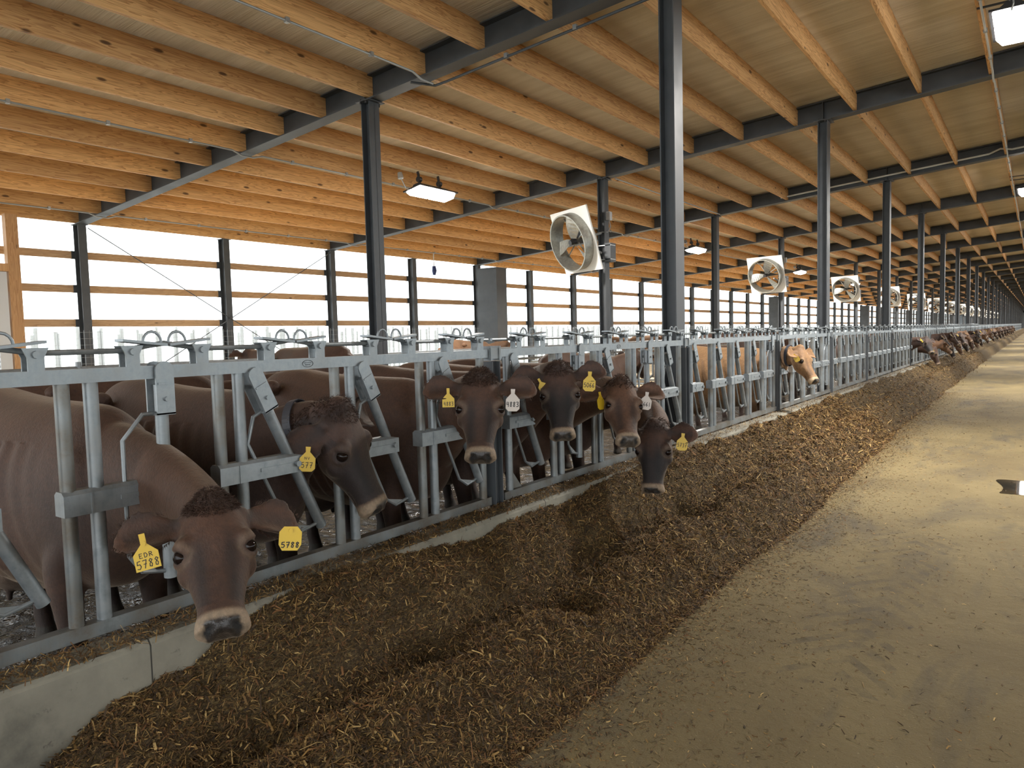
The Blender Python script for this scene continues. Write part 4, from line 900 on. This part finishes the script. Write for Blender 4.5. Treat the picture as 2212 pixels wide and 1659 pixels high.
C_('G', (-3.0,10.45,0), (-2.42,9.70,1.37), (.42,-.80,.30), (.80,.40,.45), hs=1.0, vox=.012, pal=pal(base=(.26,.145,.065), dark=(.14,.07,.032), pale=(.42,.32,.21), mask=.2, shoulder=.3, nose=(.02,.018,.016)), ears=((1,.1,.1),(1,.2,.1)), collar=5,
   label='pale fawn cow with a dark collar looking out alone', tags=[dict(ear=1, shape='drop', mat=MTAGY, lines=[], q=.3, dw=.06, size=.9, turn=.5)])
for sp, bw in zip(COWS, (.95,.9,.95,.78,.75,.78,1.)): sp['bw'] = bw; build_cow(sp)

# ------------------------------------------------------------------ the rest of the herd
def variant(kind, pal_, vox=.017, hs=1.0):
    f = np.array([1.,0,0]); up = np.array([0,0,1.])
    P, a, n = {'look': ((.62,0,1.34),(.55,0,-.80),(.8,0,.55)), 'eat': ((.72,.0,.98),(.30,0,-.95),(.95,0,.3)), 'near': ((.66,-.22,1.30),(.42,-.42,-.80),(.62,-.35,.70)), 'toss': ((.70,.15,1.15),(.50,.55,-.68),(.5,.25,.8)),
               'stand': ((.70,.0,1.36),(.72,.0,-.70),(.70,0,.72)), 'graze': ((.62,.1,1.12),(.50,.25,-.83),(.8,.1,.55))}[kind]
    sp = dict(root=(0,0,0), P=P, a=a, n=n, hs=hs, pal=pal_, bw=.8, ears=((1,.08,.05),(1,.08,.05)), label='x', vox=vox, tags=[])
    me, h = cow_mesh(sp, vox); V = h['V']; me.vertices.foreach_set('co', V.ravel().astype(np.float32)); me.update()
    t = thing('cow', (0,0,0), 'x', 'cow'); link('body', me, t)
    for sy in (1,-1): eo = link('eye', MB().ell((0,0,0),(.0225,)*3,12,8).mesh('eye', MEYE, True), t); eo.location = tuple(h['H'](.168, sy*.1035, -.052))
    be, d, wv, tv, Lr = h['ears'][1]; ear_tag(t, be+d*Lr*.5+wv*.03+tv*.02, 'drop', MTAGY, [], tv)
    return t
PB = [pal(mask=.4), pal(base=(.055,.028,.02), dark=(.013,.010,.011), mask=.9), pal(base=(.15,.078,.04), mask=.2)]
VAR = {}
def get(kind, p):
    if (kind,p) not in VAR: VAR[(kind,p)] = [variant(kind, PB[p]), False]
    v = VAR[(kind,p)]
    if not v[1]: v[1] = True; return v[0]
    return dup(v[0])
def place(kind, p, x, y, h, lab, grp=None, z=0.):
    t = get(kind, p); t.location = (x,y,z); t.rotation_euler = (0,0,h); t['label'] = lab
    if grp: t['group'] = grp
    return t
PN = ['brown','dark','light brown']; KN = {'look':'looking out over the feed','eat':'eating with its head down','near':'turning toward the near side','toss':'turning its head away'}
seq = [('near',1,22.6),('eat',0,23.9),('toss',2,25.3),('look',1,26.6),('eat',1,28.3),('look',0,29.9),('eat',2,31.2),('near',0,32.6),('eat',1,34.2),('look',2,35.6),('eat',0,37.2),('toss',1,38.6),('eat',2,40.3),('near',1,42.0)]
seq += [(('eat','look','near','toss')[i*7%4], (i*5+i//3)%3, 43.6+i*1.45+.4*math.sin(i*1.7)) for i in range(44)]
def clear_of_column(y): return min(abs(y-fy(k)) for k in range(0, NF+1)) > .42
def lane(y):       # nearest gap beside a lever
    j = math.floor((y-Y1)/PL); r_ = y-Y1-j*PL; c = [.46,1.16,1.74,2.33,2.87]; return Y1+j*PL+min(c, key=lambda q: abs(q-r_))-.0
used = set()
for i, (kd, p, y) in enumerate(seq):
    y = lane(y)
    while any(abs(y-q) < .60 for q in used) or not clear_of_column(y): y = lane(y+.45) if lane(y+.45) > y else y+.45
    used.add(y)
    if y > YEND-12: break
    lab = PN[p]+' cow '+KN[kd]+', '+(ordw(i+1)+' in the far row') if i < 24 else 'small distant cow feeding in the crowd near the far end of the fence'
    place(kd, p, -3.02, y, RNG.uniform(-.04,.04), lab, 'far row of feeding cows' if i >= 24 else None)
# cows standing behind the fence and on the stalls
back = [('stand',1,-7.4,4.4,R(160),.0,'dark cow standing in the stalls behind the nearest cow'),('stand',0,-8.6,6.3,R(175),.17,'brown cow standing on the stalls, back showing above the rail at the left'),
 ('stand',2,-9.6,12.5,R(95),.17,'light brown cow standing deep in the stalls'),('graze',0,-4.3,12.9,R(75),.0,'brown cow standing side-on behind the fence past the fawn cow'),
 ('graze',1,-4.5,15.6,R(80),.0,'dark cow walking along behind the fence'),('stand',0,-4.9,18.6,R(100),.0,'brown cow walking along behind the fence'),('stand',2,-10.3,20.5,R(170),.17,'light brown cow on the stalls past the second lamp'),
 ('graze',2,-5.3,21.4,R(85),.0,'light brown cow behind the fence before the far row'),('stand',0,-4.75,8.95,R(88),.0,'brown cow side-on behind the cows with tags 5661 and 5737'),('stand',1,-8.9,26.5,R(60),.17,'dark cow on the stalls in the distance'),('stand',0,-10.4,31,R(190),.17,'brown cow on the stalls in the distance'),('stand',0,-5.6,3.6,R(78),.0,'brown cow side-on behind the cow with the white 4883 tag')]
for kd, p, x, y, h, z, lab in back: place(kd, p, x, y, h, lab, None, z)
